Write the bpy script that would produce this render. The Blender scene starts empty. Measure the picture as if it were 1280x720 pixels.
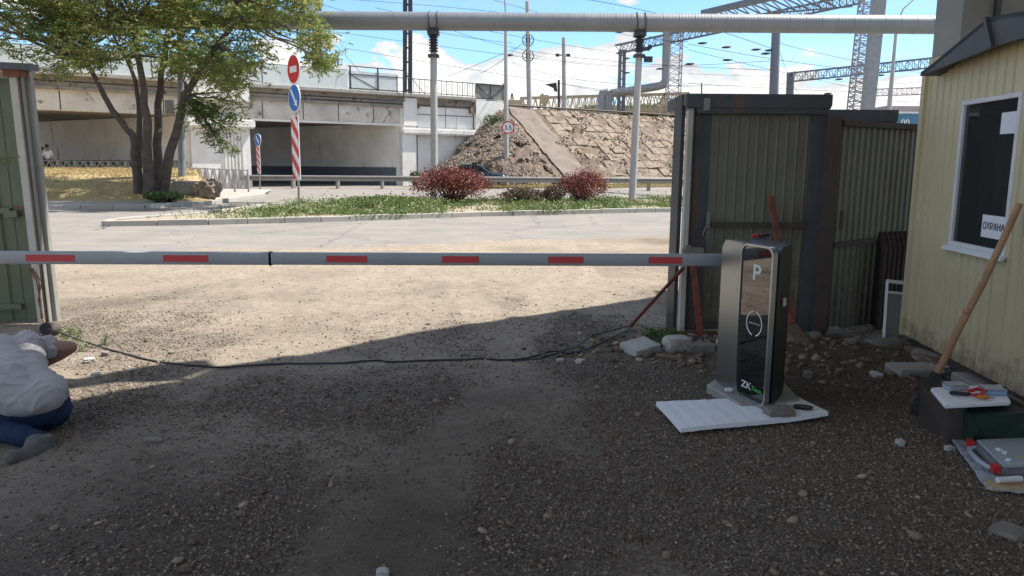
import bpy, bmesh, math, random
import numpy as np
from mathutils import Vector, Matrix, Euler, noise
random.seed(7)
rng = np.random.default_rng(11)
R = math.radians
scene = bpy.context.scene
COL = scene.collection

# ------------------------------------------------------------------ camera
F = 950.0
PITCH, ROLL, EYE = 9.27, 0.40, 1.5
cam_d = bpy.data.cameras.new('camera'); cam = bpy.data.objects.new('camera', cam_d); COL.objects.link(cam)
cam_d.sensor_width = 36.0; cam_d.lens = F / 1280 * 36; cam_d.clip_start = 0.05; cam_d.clip_end = 5000
cam.location = (0, 0, EYE)
CR = Euler((R(90 - PITCH), 0, 0)).to_matrix() @ Matrix.Rotation(R(ROLL), 3, 'Z')
cam.rotation_euler = CR.to_euler()
scene.camera = cam

# ------------------------------------------------------------------ light, sky, exposure
SUN_EL, SUN_AZ = R(58), math.atan2(0.30, 0.95)          # azimuth as a plane angle from +X
SUNV = Vector((math.cos(SUN_EL) * math.cos(SUN_AZ), math.cos(SUN_EL) * math.sin(SUN_AZ), math.sin(SUN_EL)))
sun_d = bpy.data.lights.new('sun', 'SUN'); sun = bpy.data.objects.new('sun', sun_d); COL.objects.link(sun)
sun_d.energy = 5.0; sun_d.angle = R(0.5); sun_d.color = (1.0, 0.95, 0.87)
sun.rotation_euler = SUNV.to_track_quat('Z', 'Y').to_euler(); sun.location = (10, 5, 30)
scene.view_settings.view_transform = 'Standard'; scene.view_settings.look = 'None'
scene.view_settings.exposure = 0.80; scene.view_settings.gamma = 1.0; scene.view_settings.use_curve_mapping = False
scene.cycles.use_denoising = True
scene.cycles.max_bounces = 8; scene.cycles.transparent_max_bounces = 12

world = bpy.data.worlds.new('World'); scene.world = world; world.use_nodes = True
def build_world():
    nt = world.node_tree; N = nt.nodes; L = nt.links
    for n in list(N): N.remove(n)
    out = N.new('ShaderNodeOutputWorld'); bg = N.new('ShaderNodeBackground'); bg.inputs[1].default_value = 0.132
    sky = N.new('ShaderNodeTexSky'); sky.sky_type = 'NISHITA'; sky.sun_disc = False
    sky.sun_elevation = SUN_EL; sky.sun_rotation = math.pi / 2 - SUN_AZ
    sky.air_density = 1.0; sky.dust_density = 0.3; sky.ozone_density = 2.0; sky.altitude = 300
    tc = N.new('ShaderNodeTexCoord')
    sep = N.new('ShaderNodeSeparateXYZ'); L.new(tc.outputs['Generated'], sep.inputs[0])
    def m(op, a, b=None, c=None):
        n = N.new('ShaderNodeMath'); n.operation = op
        for i, v in enumerate((a, b, c)):
            if v is None: continue
            if isinstance(v, (int, float)): n.inputs[i].default_value = v
            else: L.new(v, n.inputs[i])
        return n.outputs[0]
    def ramp(v, a, b, lo=0.0, hi=1.0):
        n = N.new('ShaderNodeMapRange'); n.interpolation_type = 'SMOOTHSTEP'
        L.new(v, n.inputs[0]); n.inputs[1].default_value = a; n.inputs[2].default_value = b
        n.inputs[3].default_value = lo; n.inputs[4].default_value = hi
        return n.outputs[0]
    def nz(scale, detail, rough, zs, off):
        mp = N.new('ShaderNodeMapping'); mp.inputs['Scale'].default_value = (1, 1, zs); mp.inputs['Location'].default_value = off
        L.new(tc.outputs['Generated'], mp.inputs[0])
        n = N.new('ShaderNodeTexNoise'); n.inputs['Scale'].default_value = scale; n.inputs['Detail'].default_value = detail
        n.inputs['Roughness'].default_value = rough; L.new(mp.outputs[0], n.inputs[0]); return n.outputs[0]
    z = sep.outputs[2]
    n1 = nz(7.5, 9, 0.56, 1.9, (0.35, 0.2, 0.1))
    # cumulus bank low over the horizon, thinning with height
    thr = m('ADD', 0.30, m('MULTIPLY', ramp(z, 0.06, 0.17), 0.31))
    d = m('SUBTRACT', n1, thr)
    mask = ramp(d, 0.0, 0.024)
    # thin high wisps
    n2 = nz(3.2, 8, 0.62, 3.2, (4.1, 1.3, 0.7))
    wisps = m('MULTIPLY', ramp(n2, 0.50, 0.72), 0.55)
    high = m('MULTIPLY', ramp(nz(2.1, 7, 0.6, 1.0, (1.7, 5.2, 2.2)), 0.36, 0.56), ramp(z, 0.24, 0.42, 0.0, 0.85))  # cloud cover above the view, added to whiten the ambient light
    mask = m('MAXIMUM', m('MAXIMUM', mask, wisps), high)
    n3 = nz(13, 6, 0.6, 1.6, (0.35, 0.2, 0.16))
    shade = ramp(m('ADD', m('MULTIPLY', d, 2.2), m('MULTIPLY', n3, 0.8)), 0.38, 0.66)
    cc = N.new('ShaderNodeMix'); cc.data_type = 'RGBA'; L.new(shade, cc.inputs[0])
    cc.inputs[6].default_value = (3.5, 3.65, 3.8, 1); cc.inputs[7].default_value = (5.2, 5.15, 5.05, 1)
    mx = N.new('ShaderNodeMix'); mx.data_type = 'RGBA'; L.new(mask, mx.inputs[0])
    tint = N.new('ShaderNodeMix'); tint.data_type = 'RGBA'; tint.blend_type = 'MULTIPLY'; tint.inputs[0].default_value = 1
    L.new(sky.outputs[0], tint.inputs[6]); tint.inputs[7].default_value = (0.70, 0.87, 1.0, 1)
    L.new(tint.outputs[2], mx.inputs[6]); L.new(cc.outputs[2], mx.inputs[7])
    L.new(mx.outputs[2], bg.inputs[0]); L.new(bg.outputs[0], out.inputs[0])
build_world()

# ------------------------------------------------------------------ pixel of the photograph (1280x720) -> place in the world
def ray(px, py):
    return CR @ Vector(((px - 640) / F, (360 - py) / F, -1.0))
def W(px, py, Y):                                        # on the vertical plane at depth Y
    d = ray(px, py); t = Y / d.y
    return Vector((d.x * t, Y, EYE + d.z * t))
def G(px, py, z=0.0):                                    # on the level plane at height z
    d = ray(px, py); t = (z - EYE) / d.z
    return Vector((d.x * t, d.y * t, z))
def WX(px, py, X):                                       # on the plane x = X
    d = ray(px, py); t = X / d.x
    return Vector((X, d.y * t, EYE + d.z * t))

# ------------------------------------------------------------------ materials
MATS = {}
def new_mat(name):
    m = bpy.data.materials.new(name); m.use_nodes = True; MATS[name] = m
    return m, m.node_tree.nodes, m.node_tree.links, m.node_tree.nodes['Principled BSDF']
def tex_coord(N, L, scale=(1, 1, 1), kind='Object'):
    tc = N.new('ShaderNodeTexCoord'); mp = N.new('ShaderNodeMapping'); mp.inputs['Scale'].default_value = scale
    L.new(tc.outputs[kind], mp.inputs[0]); return mp.outputs[0]
def noise_n(N, L, vec, scale, detail=6, rough=0.6):
    n = N.new('ShaderNodeTexNoise'); n.inputs['Scale'].default_value = scale; n.inputs['Detail'].default_value = detail
    n.inputs['Roughness'].default_value = rough; L.new(vec, n.inputs[0]); return n.outputs[0]
def rng_n(N, L, v, a, b, lo=0.0, hi=1.0):
    n = N.new('ShaderNodeMapRange'); L.new(v, n.inputs[0])
    for i, x in enumerate((a, b, lo, hi)): n.inputs[i + 1].default_value = x
    return n.outputs[0]
def mix_n(N, L, f, a, b, blend='MIX'):
    n = N.new('ShaderNodeMix'); n.data_type = 'RGBA'; n.blend_type = blend
    if isinstance(f, (int, float)): n.inputs[0].default_value = f
    else: L.new(f, n.inputs[0])
    for i, v in ((6, a), (7, b)):
        if isinstance(v, tuple): n.inputs[i].default_value = (*v[:3], 1)
        else: L.new(v, n.inputs[i])
    return n.outputs[2]
def bump_n(N, L, h, strength, dist, bsdf):
    b = N.new('ShaderNodeBump'); b.inputs['Strength'].default_value = strength; b.inputs['Distance'].default_value = dist
    L.new(h, b.inputs['Height']); L.new(b.outputs[0], bsdf.inputs['Normal']); return b
def simple(name, col, col2=None, rough=0.7, metal=0.0, scale=3.0, stain=None, stain_at=0.6, streak=False, bump=0.3, bscale=40, bdist=0.004, spec=0.5):
    """weathered surface: two tones, optional stain (rust, soot, dirt) with its own shape"""
    m, N, L, B = new_mat(name)
    v = tex_coord(N, L)
    col2 = col2 or tuple(c * 0.8 for c in col)
    a = noise_n(N, L, v, scale, 8, 0.65)
    c = mix_n(N, L, rng_n(N, L, a, 0.35, 0.65), col, col2)
    if stain:
        vs = tex_coord(N, L, (1, 1, 0.12)) if streak else v
        s = noise_n(N, L, vs, scale * 2.1, 10, 0.72)
        c = mix_n(N, L, rng_n(N, L, s, stain_at, stain_at + 0.07), c, stain)
    L.new(c, B.inputs['Base Color'])
    B.inputs['Roughness'].default_value = rough; B.inputs['Metallic'].default_value = metal
    B.inputs['Specular IOR Level'].default_value = spec
    if bump:
        bump_n(N, L, noise_n(N, L, v, bscale, 6, 0.6), bump, bdist, B)
    return m

def leaf_mat(name, cols, trans=0.3, rough=0.5):
    m, N, L, B = new_mat(name)
    g = N.new('ShaderNodeNewGeometry')
    cr = N.new('ShaderNodeValToRGB'); el = cr.color_ramp.elements
    el[0].position = 0; el[0].color = (*cols[0], 1); el[1].position = 1; el[1].color = (*cols[-1], 1)
    for i, c in enumerate(cols[1:-1]):
        e = el.new((i + 1) / (len(cols) - 1)); e.color = (*c, 1)
    L.new(g.outputs['Random Per Island'], cr.inputs[0])
    v = tex_coord(N, L)
    big = noise_n(N, L, v, 0.9, 3, 0.5)
    c = mix_n(N, L, rng_n(N, L, big, 0.42, 0.72, 0, 0.38), cr.outputs[0], cols[-1])
    L.new(c, B.inputs['Base Color']); B.inputs['Roughness'].default_value = rough
    B.inputs['Specular IOR Level'].default_value = 0.35
    tr = N.new('ShaderNodeBsdfTranslucent'); L.new(c, tr.inputs[0])
    ms = N.new('ShaderNodeMixShader'); ms.inputs[0].default_value = trans
    out = N['Material Output']; L.new(B.outputs[0], ms.inputs[1]); L.new(tr.outputs[0], ms.inputs[2]); L.new(ms.outputs[0], out.inputs[0])
    return m

def glass_mat(name, col=(0.01, 0.012, 0.015), rough=0.03, ior=1.5, spec=0.5, coat=0.0):
    m, N, L, B = new_mat(name)
    B.inputs['Base Color'].default_value = (*col, 1); B.inputs['Roughness'].default_value = rough
    B.inputs['Specular IOR Level'].default_value = spec; B.inputs['Coat Weight'].default_value = coat; B.inputs['Coat Roughness'].default_value = 0.02
    return m

def corrugated(name, col, col2, rust, pitch=0.12, axis='X', depth=0.3, rough=0.55, stain_at=0.64):
    m = simple(name, col, col2, rough=rough, scale=1.6, stain=rust, stain_at=stain_at, streak=True, bump=0.15)
    return m

M = MATS
def ribbed_bump(name, axis, scale, strength, dist):
    m = MATS[name]; N, L = m.node_tree.nodes, m.node_tree.links; B = N['Principled BSDF']
    v = tex_coord(N, L); w = N.new('ShaderNodeTexWave'); w.bands_direction = axis; w.inputs['Scale'].default_value = scale; L.new(v, w.inputs[0])
    b = bump_n(N, L, w.outputs['Fac'], strength, dist, B)
simple('steel_grey', (0.30, 0.31, 0.31), (0.22, 0.23, 0.23), rough=0.5, metal=0.3, stain=(0.16, 0.09, 0.05), stain_at=0.68)
simple('pipe_metal', (0.22, 0.235, 0.25), (0.185, 0.20, 0.215), rough=0.5, metal=0.35, scale=0.8, stain=(0.26, 0.25, 0.24), stain_at=0.66, bump=0.1)
ribbed_bump('pipe_metal', 'X', 2.6, 0.10, 0.02)
simple('dark_steel', (0.05, 0.055, 0.065), (0.035, 0.035, 0.04), rough=0.55, metal=0.2, stain=(0.12, 0.07, 0.045), stain_at=0.66)
simple('wire_black', (0.03, 0.03, 0.032), rough=0.6, bump=0)
simple('concrete', (0.36, 0.34, 0.31), (0.27, 0.26, 0.24), rough=0.9, scale=2, stain=(0.17, 0.155, 0.14), stain_at=0.6, bump=0.6, bscale=25, bdist=0.01)
simple('concrete_pole', (0.42, 0.42, 0.41), (0.35, 0.345, 0.33), rough=0.85, scale=1.5, bump=0.3)
simple('grey_wall', (0.23, 0.24, 0.23), (0.18, 0.19, 0.185), rough=0.85, scale=1.0, bump=0.3)
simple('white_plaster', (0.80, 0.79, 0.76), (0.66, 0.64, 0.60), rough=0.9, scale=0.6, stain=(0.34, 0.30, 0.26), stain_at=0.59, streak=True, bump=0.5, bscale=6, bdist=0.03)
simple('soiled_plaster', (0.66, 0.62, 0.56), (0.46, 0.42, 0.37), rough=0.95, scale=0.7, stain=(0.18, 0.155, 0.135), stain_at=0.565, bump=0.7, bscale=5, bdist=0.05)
simple('deck_concrete', (0.34, 0.29, 0.24), (0.22, 0.185, 0.155), rough=0.95, scale=0.8, stain=(0.10, 0.085, 0.075), stain_at=0.55, bump=0.8, bscale=5, bdist=0.05)
simple('plinth_blue', (0.12, 0.145, 0.18), (0.10, 0.12, 0.15), rough=0.8, scale=1)
simple('panel_white', (0.55, 0.60, 0.60), (0.46, 0.50, 0.50), rough=0.6, scale=1.4, stain=(0.25, 0.27, 0.27), stain_at=0.64)
simple('rust', (0.24, 0.09, 0.045), (0.14, 0.06, 0.035), rough=0.85, scale=9, stain=(0.07, 0.04, 0.03), stain_at=0.6, bump=0.5)
simple('red_lead', (0.27, 0.075, 0.045), (0.18, 0.06, 0.04), rough=0.85, scale=9, stain=(0.09, 0.055, 0.04), stain_at=0.54)
simple('rust_brown', (0.10, 0.072, 0.06), (0.07, 0.058, 0.052), rough=0.85, scale=5, stain=(0.20, 0.10, 0.06), stain_at=0.6, streak=True)
simple('gate_green', (0.135, 0.155, 0.095), (0.10, 0.115, 0.07), rough=0.6, scale=1.3, stain=(0.10, 0.09, 0.06), stain_at=0.60, streak=True)
simple('gate_pale', (0.195, 0.19, 0.14), (0.145, 0.14, 0.10), rough=0.6, scale=1.3, stain=(0.11, 0.09, 0.07), stain_at=0.54, streak=True)
simple('gate_frame', (0.085, 0.092, 0.10), (0.06, 0.065, 0.072), rough=0.6, scale=2.5, stain=(0.15, 0.09, 0.06), stain_at=0.56, streak=True)
simple('post_pale', (0.58, 0.55, 0.49), (0.42, 0.40, 0.36), rough=0.8, scale=2.5, stain=(0.20, 0.10, 0.055), stain_at=0.61, streak=True)
simple('post_grey', (0.30, 0.29, 0.26), (0.22, 0.215, 0.195), rough=0.8, scale=2.5, stain=(0.22, 0.10, 0.05), stain_at=0.6, streak=True)
simple('booth_cream', (0.64, 0.56, 0.36), (0.55, 0.48, 0.305), rough=0.5, scale=1.3, stain=(0.34, 0.27, 0.17), stain_at=0.59, streak=True, bump=0.1)
def splash(name, top, col):
    m = MATS[name]; N, L = m.node_tree.nodes, m.node_tree.links; B = N['Principled BSDF']; old = B.inputs['Base Color'].links[0].from_socket
    v = tex_coord(N, L); sp = N.new('ShaderNodeSeparateXYZ'); L.new(v, sp.inputs[0]); n = noise_n(N, L, v, 9, 10, 0.75)
    a = N.new('ShaderNodeMath'); a.operation = 'MULTIPLY_ADD'; L.new(sp.outputs[2], a.inputs[0]); a.inputs[1].default_value = -0.5 / top; L.new(n, a.inputs[2])
    L.new(mix_n(N, L, rng_n(N, L, a.outputs[0], 0.20, 0.42, 0, 0.75), old, col), B.inputs['Base Color'])
splash('booth_cream', 0.5, (0.20, 0.135, 0.08)); splash('gate_pale', 1.2, (0.09, 0.07, 0.055))
simple('booth_roof', (0.10, 0.10, 0.105), (0.075, 0.075, 0.08), rough=0.5, metal=0.3, scale=1.5, stain=(0.17, 0.16, 0.15), stain_at=0.64)
simple('pvc_white', (0.74, 0.75, 0.76), (0.68, 0.69, 0.70), rough=0.4, stain=(0.40, 0.37, 0.33), stain_at=0.68, bump=0)
simple('paper', (0.78, 0.80, 0.84), (0.76, 0.78, 0.82), rough=0.8, bump=0)
simple('ink', (0.02, 0.02, 0.025), rough=0.8, bump=0)
glass_mat('window_glass', (0.030, 0.034, 0.034), rough=0.04)
glass_mat('cabinet_glass', (0.008, 0.009, 0.010), rough=0.012, spec=1.0, coat=1.0)
simple('boom_white', (0.34, 0.36, 0.37), (0.29, 0.31, 0.32), rough=0.4, metal=0.15, scale=2, stain=(0.34, 0.34, 0.34), stain_at=0.68, bump=0)
simple('boom_red', (0.58, 0.045, 0.055), (0.50, 0.04, 0.05), rough=0.35, scale=8, bump=0)
simple('brushed_metal', (0.33, 0.36, 0.37), (0.30, 0.33, 0.34), rough=0.30, metal=0.9, scale=1.5, bump=0.05)
simple('trim_metal', (0.50, 0.52, 0.53), (0.46, 0.48, 0.49), rough=0.28, metal=0.9, bump=0)
simple('cabinet_black', (0.014, 0.016, 0.019), (0.012, 0.014, 0.016), rough=0.45, bump=0)
simple('mark_white', (0.75, 0.77, 0.78), rough=0.5, bump=0)
simple('mark_green', (0.10, 0.50, 0.12), rough=0.5, bump=0)
simple('foam_white', (0.83, 0.85, 0.88), (0.78, 0.80, 0.84), rough=0.8, scale=4, stain=(0.60, 0.57, 0.52), stain_at=0.70, bump=0.6, bscale=60, bdist=0.003)
simple('stone_pale', (0.46, 0.45, 0.42), (0.36, 0.35, 0.32), rough=0.95, scale=6, stain=(0.22, 0.19, 0.15), stain_at=0.6, bump=0.6, bscale=30)
simple('stone_brown', (0.24, 0.21, 0.18), (0.17, 0.15, 0.13), rough=0.95, scale=6, bump=0.6, bscale=30)
simple('old_wood', (0.20, 0.15, 0.10), (0.14, 0.105, 0.075), rough=0.9, scale=4, stain=(0.07, 0.055, 0.045), stain_at=0.6)
simple('handle_wood', (0.44, 0.25, 0.13), (0.34, 0.19, 0.10), rough=0.6, scale=8, stain=(0.20, 0.11, 0.06), stain_at=0.64)
simple('dark_bristle', (0.022, 0.022, 0.022), (0.035, 0.032, 0.03), rough=0.9, scale=20)
simple('plastic_clear', (0.42, 0.46, 0.50), (0.36, 0.40, 0.44), rough=0.25, bump=0)
simple('plastic_blue', (0.30, 0.42, 0.62), (0.26, 0.38, 0.58), rough=0.3, bump=0)
simple('plastic_red', (0.58, 0.03, 0.03), rough=0.4, bump=0)
simple('plastic_grey', (0.24, 0.25, 0.27), rough=0.4, bump=0)
simple('plastic_black', (0.018, 0.018, 0.02), rough=0.45, bump=0)
simple('plastic_orange', (0.65, 0.24, 0.03), rough=0.5, bump=0)
simple('crate_brown', (0.085, 0.065, 0.055), (0.06, 0.047, 0.04), rough=0.6, scale=6)
simple('bag_green', (0.012, 0.04, 0.028), (0.008, 0.025, 0.018), rough=0.6, scale=10, bump=0.6, bscale=18, bdist=0.01)
simple('wood_pale', (0.52, 0.38, 0.22), (0.42, 0.30, 0.17), rough=0.8, scale=12)
simple('sign_red', (0.62, 0.03, 0.03), rough=0.4, bump=0)
simple('sign_blue', (0.02, 0.16, 0.52), rough=0.4, bump=0)
simple('sign_white', (0.80, 0.80, 0.80), rough=0.4, bump=0)
simple('sign_back', (0.30, 0.31, 0.32), rough=0.5, metal=0.5, bump=0)
simple('galvanised', (0.30, 0.285, 0.26), (0.24, 0.225, 0.205), rough=0.5, metal=0.4, scale=1.5, stain=(0.25, 0.18, 0.13), stain_at=0.66, bump=0)
simple('truss_blue_grey', (0.16, 0.18, 0.22), (0.12, 0.135, 0.165), rough=0.6, bump=0)
simple('truss_ochre', (0.50, 0.42, 0.28), (0.42, 0.34, 0.22), rough=0.7, stain=(0.25, 0.15, 0.08), stain_at=0.62, bump=0)
simple('lattice_pale', (0.36, 0.35, 0.37), (0.30, 0.29, 0.31), rough=0.6, bump=0)
simple('bark', (0.13, 0.105, 0.088), (0.07, 0.057, 0.05), rough=0.95, scale=5, stain=(0.13, 0.115, 0.10), stain_at=0.6, bump=1.0, bscale=22, bdist=0.03)
simple('twig', (0.10, 0.075, 0.06), rough=0.9, bump=0)
leaf_mat('tree_leaf', [(0.065, 0.13, 0.035), (0.10, 0.18, 0.045), (0.15, 0.23, 0.06), (0.20, 0.25, 0.075), (0.46, 0.36, 0.14)], trans=0.5)
leaf_mat('barberry_leaf', [(0.07, 0.026, 0.024), (0.13, 0.036, 0.032), (0.22, 0.055, 0.045), (0.32, 0.12, 0.08)], trans=0.2)
leaf_mat('dull_leaf', [(0.05, 0.035, 0.03), (0.09, 0.06, 0.045), (0.13, 0.07, 0.06), (0.10, 0.11, 0.05)], trans=0.2)
simple('rough_rock', (0.34, 0.27, 0.20), (0.22, 0.17, 0.13), rough=1, scale=3, stain=(0.12, 0.095, 0.075), stain_at=0.54, bump=1.0, bscale=9, bdist=0.06)
leaf_mat('hedge_leaf', [(0.05, 0.09, 0.025), (0.09, 0.15, 0.04), (0.14, 0.20, 0.06), (0.24, 0.25, 0.10)], trans=0.25)
leaf_mat('weed_leaf', [(0.06, 0.13, 0.03), (0.10, 0.18, 0.05), (0.20, 0.22, 0.09)], trans=0.3)
leaf_mat('dry_grass', [(0.42, 0.32, 0.14), (0.34, 0.25, 0.11), (0.25, 0.21, 0.09)], trans=0.2)
leaf_mat('distant_leaf', [(0.06, 0.10, 0.035), (0.09, 0.14, 0.05), (0.12, 0.17, 0.06)], trans=0.2)
simple('skin', (0.36, 0.20, 0.135), (0.31, 0.165, 0.11), rough=0.55, scale=8, bump=0.05, bscale=120)
simple('tshirt', (0.46, 0.435, 0.43), (0.41, 0.385, 0.38), rough=0.95, scale=3, bump=0.5, bscale=300, bdist=0.002, spec=0.1)
simple('jeans', (0.030, 0.050, 0.10), (0.016, 0.028, 0.06), rough=0.95, scale=9, spec=0.1, bump=0.3, bscale=14, bdist=0.008)
simple('shoe_grey', (0.12, 0.115, 0.11), (0.08, 0.078, 0.075), rough=0.8, scale=9)
simple('hair', (0.018, 0.014, 0.012), rough=0.7, bump=0.3)
simple('shirt_white', (0.80, 0.81, 0.83), rough=0.9, bump=0)
simple('shirt_pink', (0.60, 0.24, 0.28), rough=0.9, bump=0)
simple('trousers_dark', (0.04, 0.04, 0.05), rough=0.9, bump=0)
simple('car_paint', (0.03, 0.075, 0.10), (0.028, 0.07, 0.095), rough=0.25, metal=0.4, bump=0)
glass_mat('car_glass', (0.012, 0.018, 0.022), rough=0.05)
simple('rubber', (0.02, 0.02, 0.02), rough=0.8)
simple('wagon_blue', (0.07, 0.20, 0.30), (0.06, 0.17, 0.26), rough=0.6, bump=0)
simple('wagon_roof', (0.40, 0.36, 0.35), rough=0.7, bump=0)
simple('wagon_red', (0.45, 0.08, 0.07), rough=0.6, bump=0)
simple('soil_dark', (0.14, 0.115, 0.09), (0.10, 0.085, 0.07), rough=1, scale=3, bump=0.8, bscale=15, bdist=0.02)
simple('kerb_stone', (0.40, 0.37, 0.33), (0.32, 0.30, 0.27), rough=0.95, scale=1.2, stain=(0.19, 0.17, 0.15), stain_at=0.6, bump=0.5)
simple('rail_steel', (0.10, 0.07, 0.055), rough=0.7, bump=0)
simple('insulator', (0.04, 0.035, 0.035), rough=0.4, bump=0)

def ground_mats():
    # dirt yard: sand, brown soil and gravel; attribute 'gravel' says where the stones lie
    m, N, L, B = new_mat('yard_dirt')
    v = tex_coord(N, L)
    at = N.new('ShaderNodeAttribute'); at.attribute_name = 'gravel'
    a = noise_n(N, L, v, 1.3, 10, 0.7)
    sand = mix_n(N, L, rng_n(N, L, a, 0.36, 0.64), (0.50, 0.415, 0.315), (0.40, 0.33, 0.255))
    mid = noise_n(N, L, v, 9, 9, 0.78)
    sand = mix_n(N, L, rng_n(N, L, mid, 0.46, 0.60, 0, 0.6), sand, (0.22, 0.17, 0.13))
    gr = noise_n(N, L, v, 150, 3, 0.7)
    sand = mix_n(N, L, rng_n(N, L, gr, 0.50, 0.62, 0, 0.7), sand, (0.17, 0.145, 0.125))
    sand = mix_n(N, L, rng_n(N, L, gr, 0.42, 0.34, 0, 0.5), sand, (0.52, 0.44, 0.35))
    fine = noise_n(N, L, v, 45, 8, 0.8)
    sand = mix_n(N, L, rng_n(N, L, fine, 0.4, 0.7, 0, 0.6), sand, (0.24, 0.20, 0.165))
    vo = N.new('ShaderNodeTexVoronoi'); vo.inputs['Scale'].default_value = 42; vo.inputs['Randomness'].default_value = 1; L.new(v, vo.inputs[0])
    vo2 = N.new('ShaderNodeTexVoronoi'); vo2.inputs['Scale'].default_value = 95; L.new(v, vo2.inputs[0])
    cell = N.new('ShaderNodeSeparateColor'); L.new(vo.outputs['Color'], cell.inputs[0])
    cell2 = N.new('ShaderNodeSeparateColor'); L.new(vo2.outputs['Color'], cell2.inputs[0])
    peb = mix_n(N, L, cell.outputs[0], (0.12, 0.096, 0.078), (0.32, 0.265, 0.21))
    peb2 = mix_n(N, L, cell2.outputs[1], (0.13, 0.12, 0.11), (0.38, 0.33, 0.27))
    peb = mix_n(N, L, rng_n(N, L, cell2.outputs[0], 0.45, 0.5), peb, peb2)
    f = N.new('ShaderNodeMath'); f.operation = 'ADD'; L.new(at.outputs['Fac'], f.inputs[0])
    br = rng_n(N, L, fine, 0.35, 0.65, -0.34, 0.34); L.new(br, f.inputs[1])
    gm = rng_n(N, L, f.outputs[0], 0.20, 0.80)
    col = mix_n(N, L, gm, sand, peb)
    # loose single pebbles in the sand
    sp = N.new('ShaderNodeMath'); sp.operation = 'LESS_THAN'; L.new(vo.outputs['Distance'], sp.inputs[0]); sp.inputs[1].default_value = 0.30
    pick = N.new('ShaderNodeMath'); pick.operation = 'GREATER_THAN'; L.new(cell.outputs[1], pick.inputs[0]); pick.inputs[1].default_value = 0.66
    mul = N.new('ShaderNodeMath'); mul.operation = 'MULTIPLY'; L.new(sp.outputs[0], mul.inputs[0]); L.new(pick.outputs[0], mul.inputs[1])
    col = mix_n(N, L, mul.outputs[0], col, mix_n(N, L, cell.outputs[2], (0.15, 0.14, 0.13), (0.42, 0.38, 0.33)))
    soil = N.new('ShaderNodeAttribute'); soil.attribute_name = 'soil'
    col = mix_n(N, L, soil.outputs['Fac'], col, (0.11, 0.085, 0.065))
    L.new(col, B.inputs['Base Color']); B.inputs['Roughness'].default_value = 0.97; B.inputs['Specular IOR Level'].default_value = 0.15
    h = N.new('ShaderNodeMath'); h.operation = 'MULTIPLY_ADD'
    inv = rng_n(N, L, vo.outputs['Distance'], 0, 0.6, 1, 0); L.new(inv, h.inputs[0]); L.new(gm, h.inputs[1]); L.new(fine, h.inputs[2])
    bump_n(N, L, h.outputs[0], 1.0, 0.022, B)
    # open dirt ground beyond
    simple('dirt', (0.36, 0.29, 0.21), (0.27, 0.225, 0.17), rough=1, scale=0.5, stain=(0.20, 0.17, 0.14), stain_at=0.6, bump=0.6, bscale=12, bdist=0.02)
    # asphalt, dusty towards the yard
    m, N, L, B = new_mat('asphalt')
    v = tex_coord(N, L)
    a = noise_n(N, L, v, 0.7, 10, 0.7); b = noise_n(N, L, v, 60, 6, 0.8)
    sv = tex_coord(N, L, (0.25, 1.6, 1)); st = noise_n(N, L, sv, 1.1, 8, 0.7)
    c = mix_n(N, L, rng_n(N, L, a, 0.38, 0.62), (0.29, 0.265, 0.24), (0.22, 0.205, 0.19))
    c = mix_n(N, L, rng_n(N, L, st, 0.45, 0.7, 0, 0.6), c, (0.34, 0.295, 0.24))
    c = mix_n(N, L, rng_n(N, L, b, 0.42, 0.68, 0, 0.6), c, (0.13, 0.125, 0.12))
    wv = N.new('ShaderNodeTexVoronoi'); wv.feature = 'DISTANCE_TO_EDGE'; wv.inputs['Scale'].default_value = 0.35
    wn = noise_n(N, L, v, 2.0, 8, 0.7); va = N.new('ShaderNodeVectorMath'); va.operation = 'ADD'; L.new(v, va.inputs[0])
    cmb = N.new('ShaderNodeCombineXYZ'); L.new(wn, cmb.inputs[0]); L.new(wn, cmb.inputs[1]); L.new(cmb.outputs[0], va.inputs[1]); L.new(va.outputs[0], wv.inputs[0])
    crack = N.new('ShaderNodeMath'); crack.operation = 'LESS_THAN'; L.new(wv.outputs['Distance'], crack.inputs[0]); crack.inputs[1].default_value = 0.0025
    c = mix_n(N, L, crack.outputs[0], c, (0.05, 0.05, 0.05))
    L.new(c, B.inputs['Base Color']); B.inputs['Roughness'].default_value = 0.95; B.inputs['Specular IOR Level'].default_value = 0.2
    bump_n(N, L, b, 0.6, 0.008, B)
    # stones of the gravel: a tone per stone
    m, N, L, B = new_mat('gravel_stone')
    g = N.new('ShaderNodeNewGeometry'); cr = N.new('ShaderNodeValToRGB'); el = cr.color_ramp.elements
    el[0].color = (0.075, 0.056, 0.042, 1); el[1].color = (0.42, 0.345, 0.265, 1)
    for p, cc in ((0.35, (0.125, 0.095, 0.074)), (0.6, (0.18, 0.14, 0.108)), (0.85, (0.26, 0.208, 0.158))):
        e = el.new(p); e.color = (*cc, 1)
    L.new(g.outputs['Random Per Island'], cr.inputs[0])
    v = tex_coord(N, L); fine = noise_n(N, L, v, 60, 5, 0.6)
    L.new(mix_n(N, L, rng_n(N, L, fine, 0.45, 0.65, 0, 0.5), cr.outputs[0], (0.25, 0.20, 0.15)), B.inputs['Base Color'])
    B.inputs['Roughness'].default_value = 0.95; B.inputs['Specular IOR Level'].default_value = 0.2
    leaf_mat('rubble_stone', [(0.09, 0.055, 0.045), (0.15, 0.11, 0.085), (0.22, 0.175, 0.14), (0.33, 0.29, 0.245)], trans=0.0, rough=0.95)
    # embankment slope
    m, N, L, B = new_mat('slope_earth')
    v = tex_coord(N, L)
    a = noise_n(N, L, v, 0.5, 10, 0.7); b = noise_n(N, L, v, 5, 10, 0.78)
    c = mix_n(N, L, rng_n(N, L, a, 0.4, 0.6), (0.22, 0.165, 0.12), (0.16, 0.12, 0.09))
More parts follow.
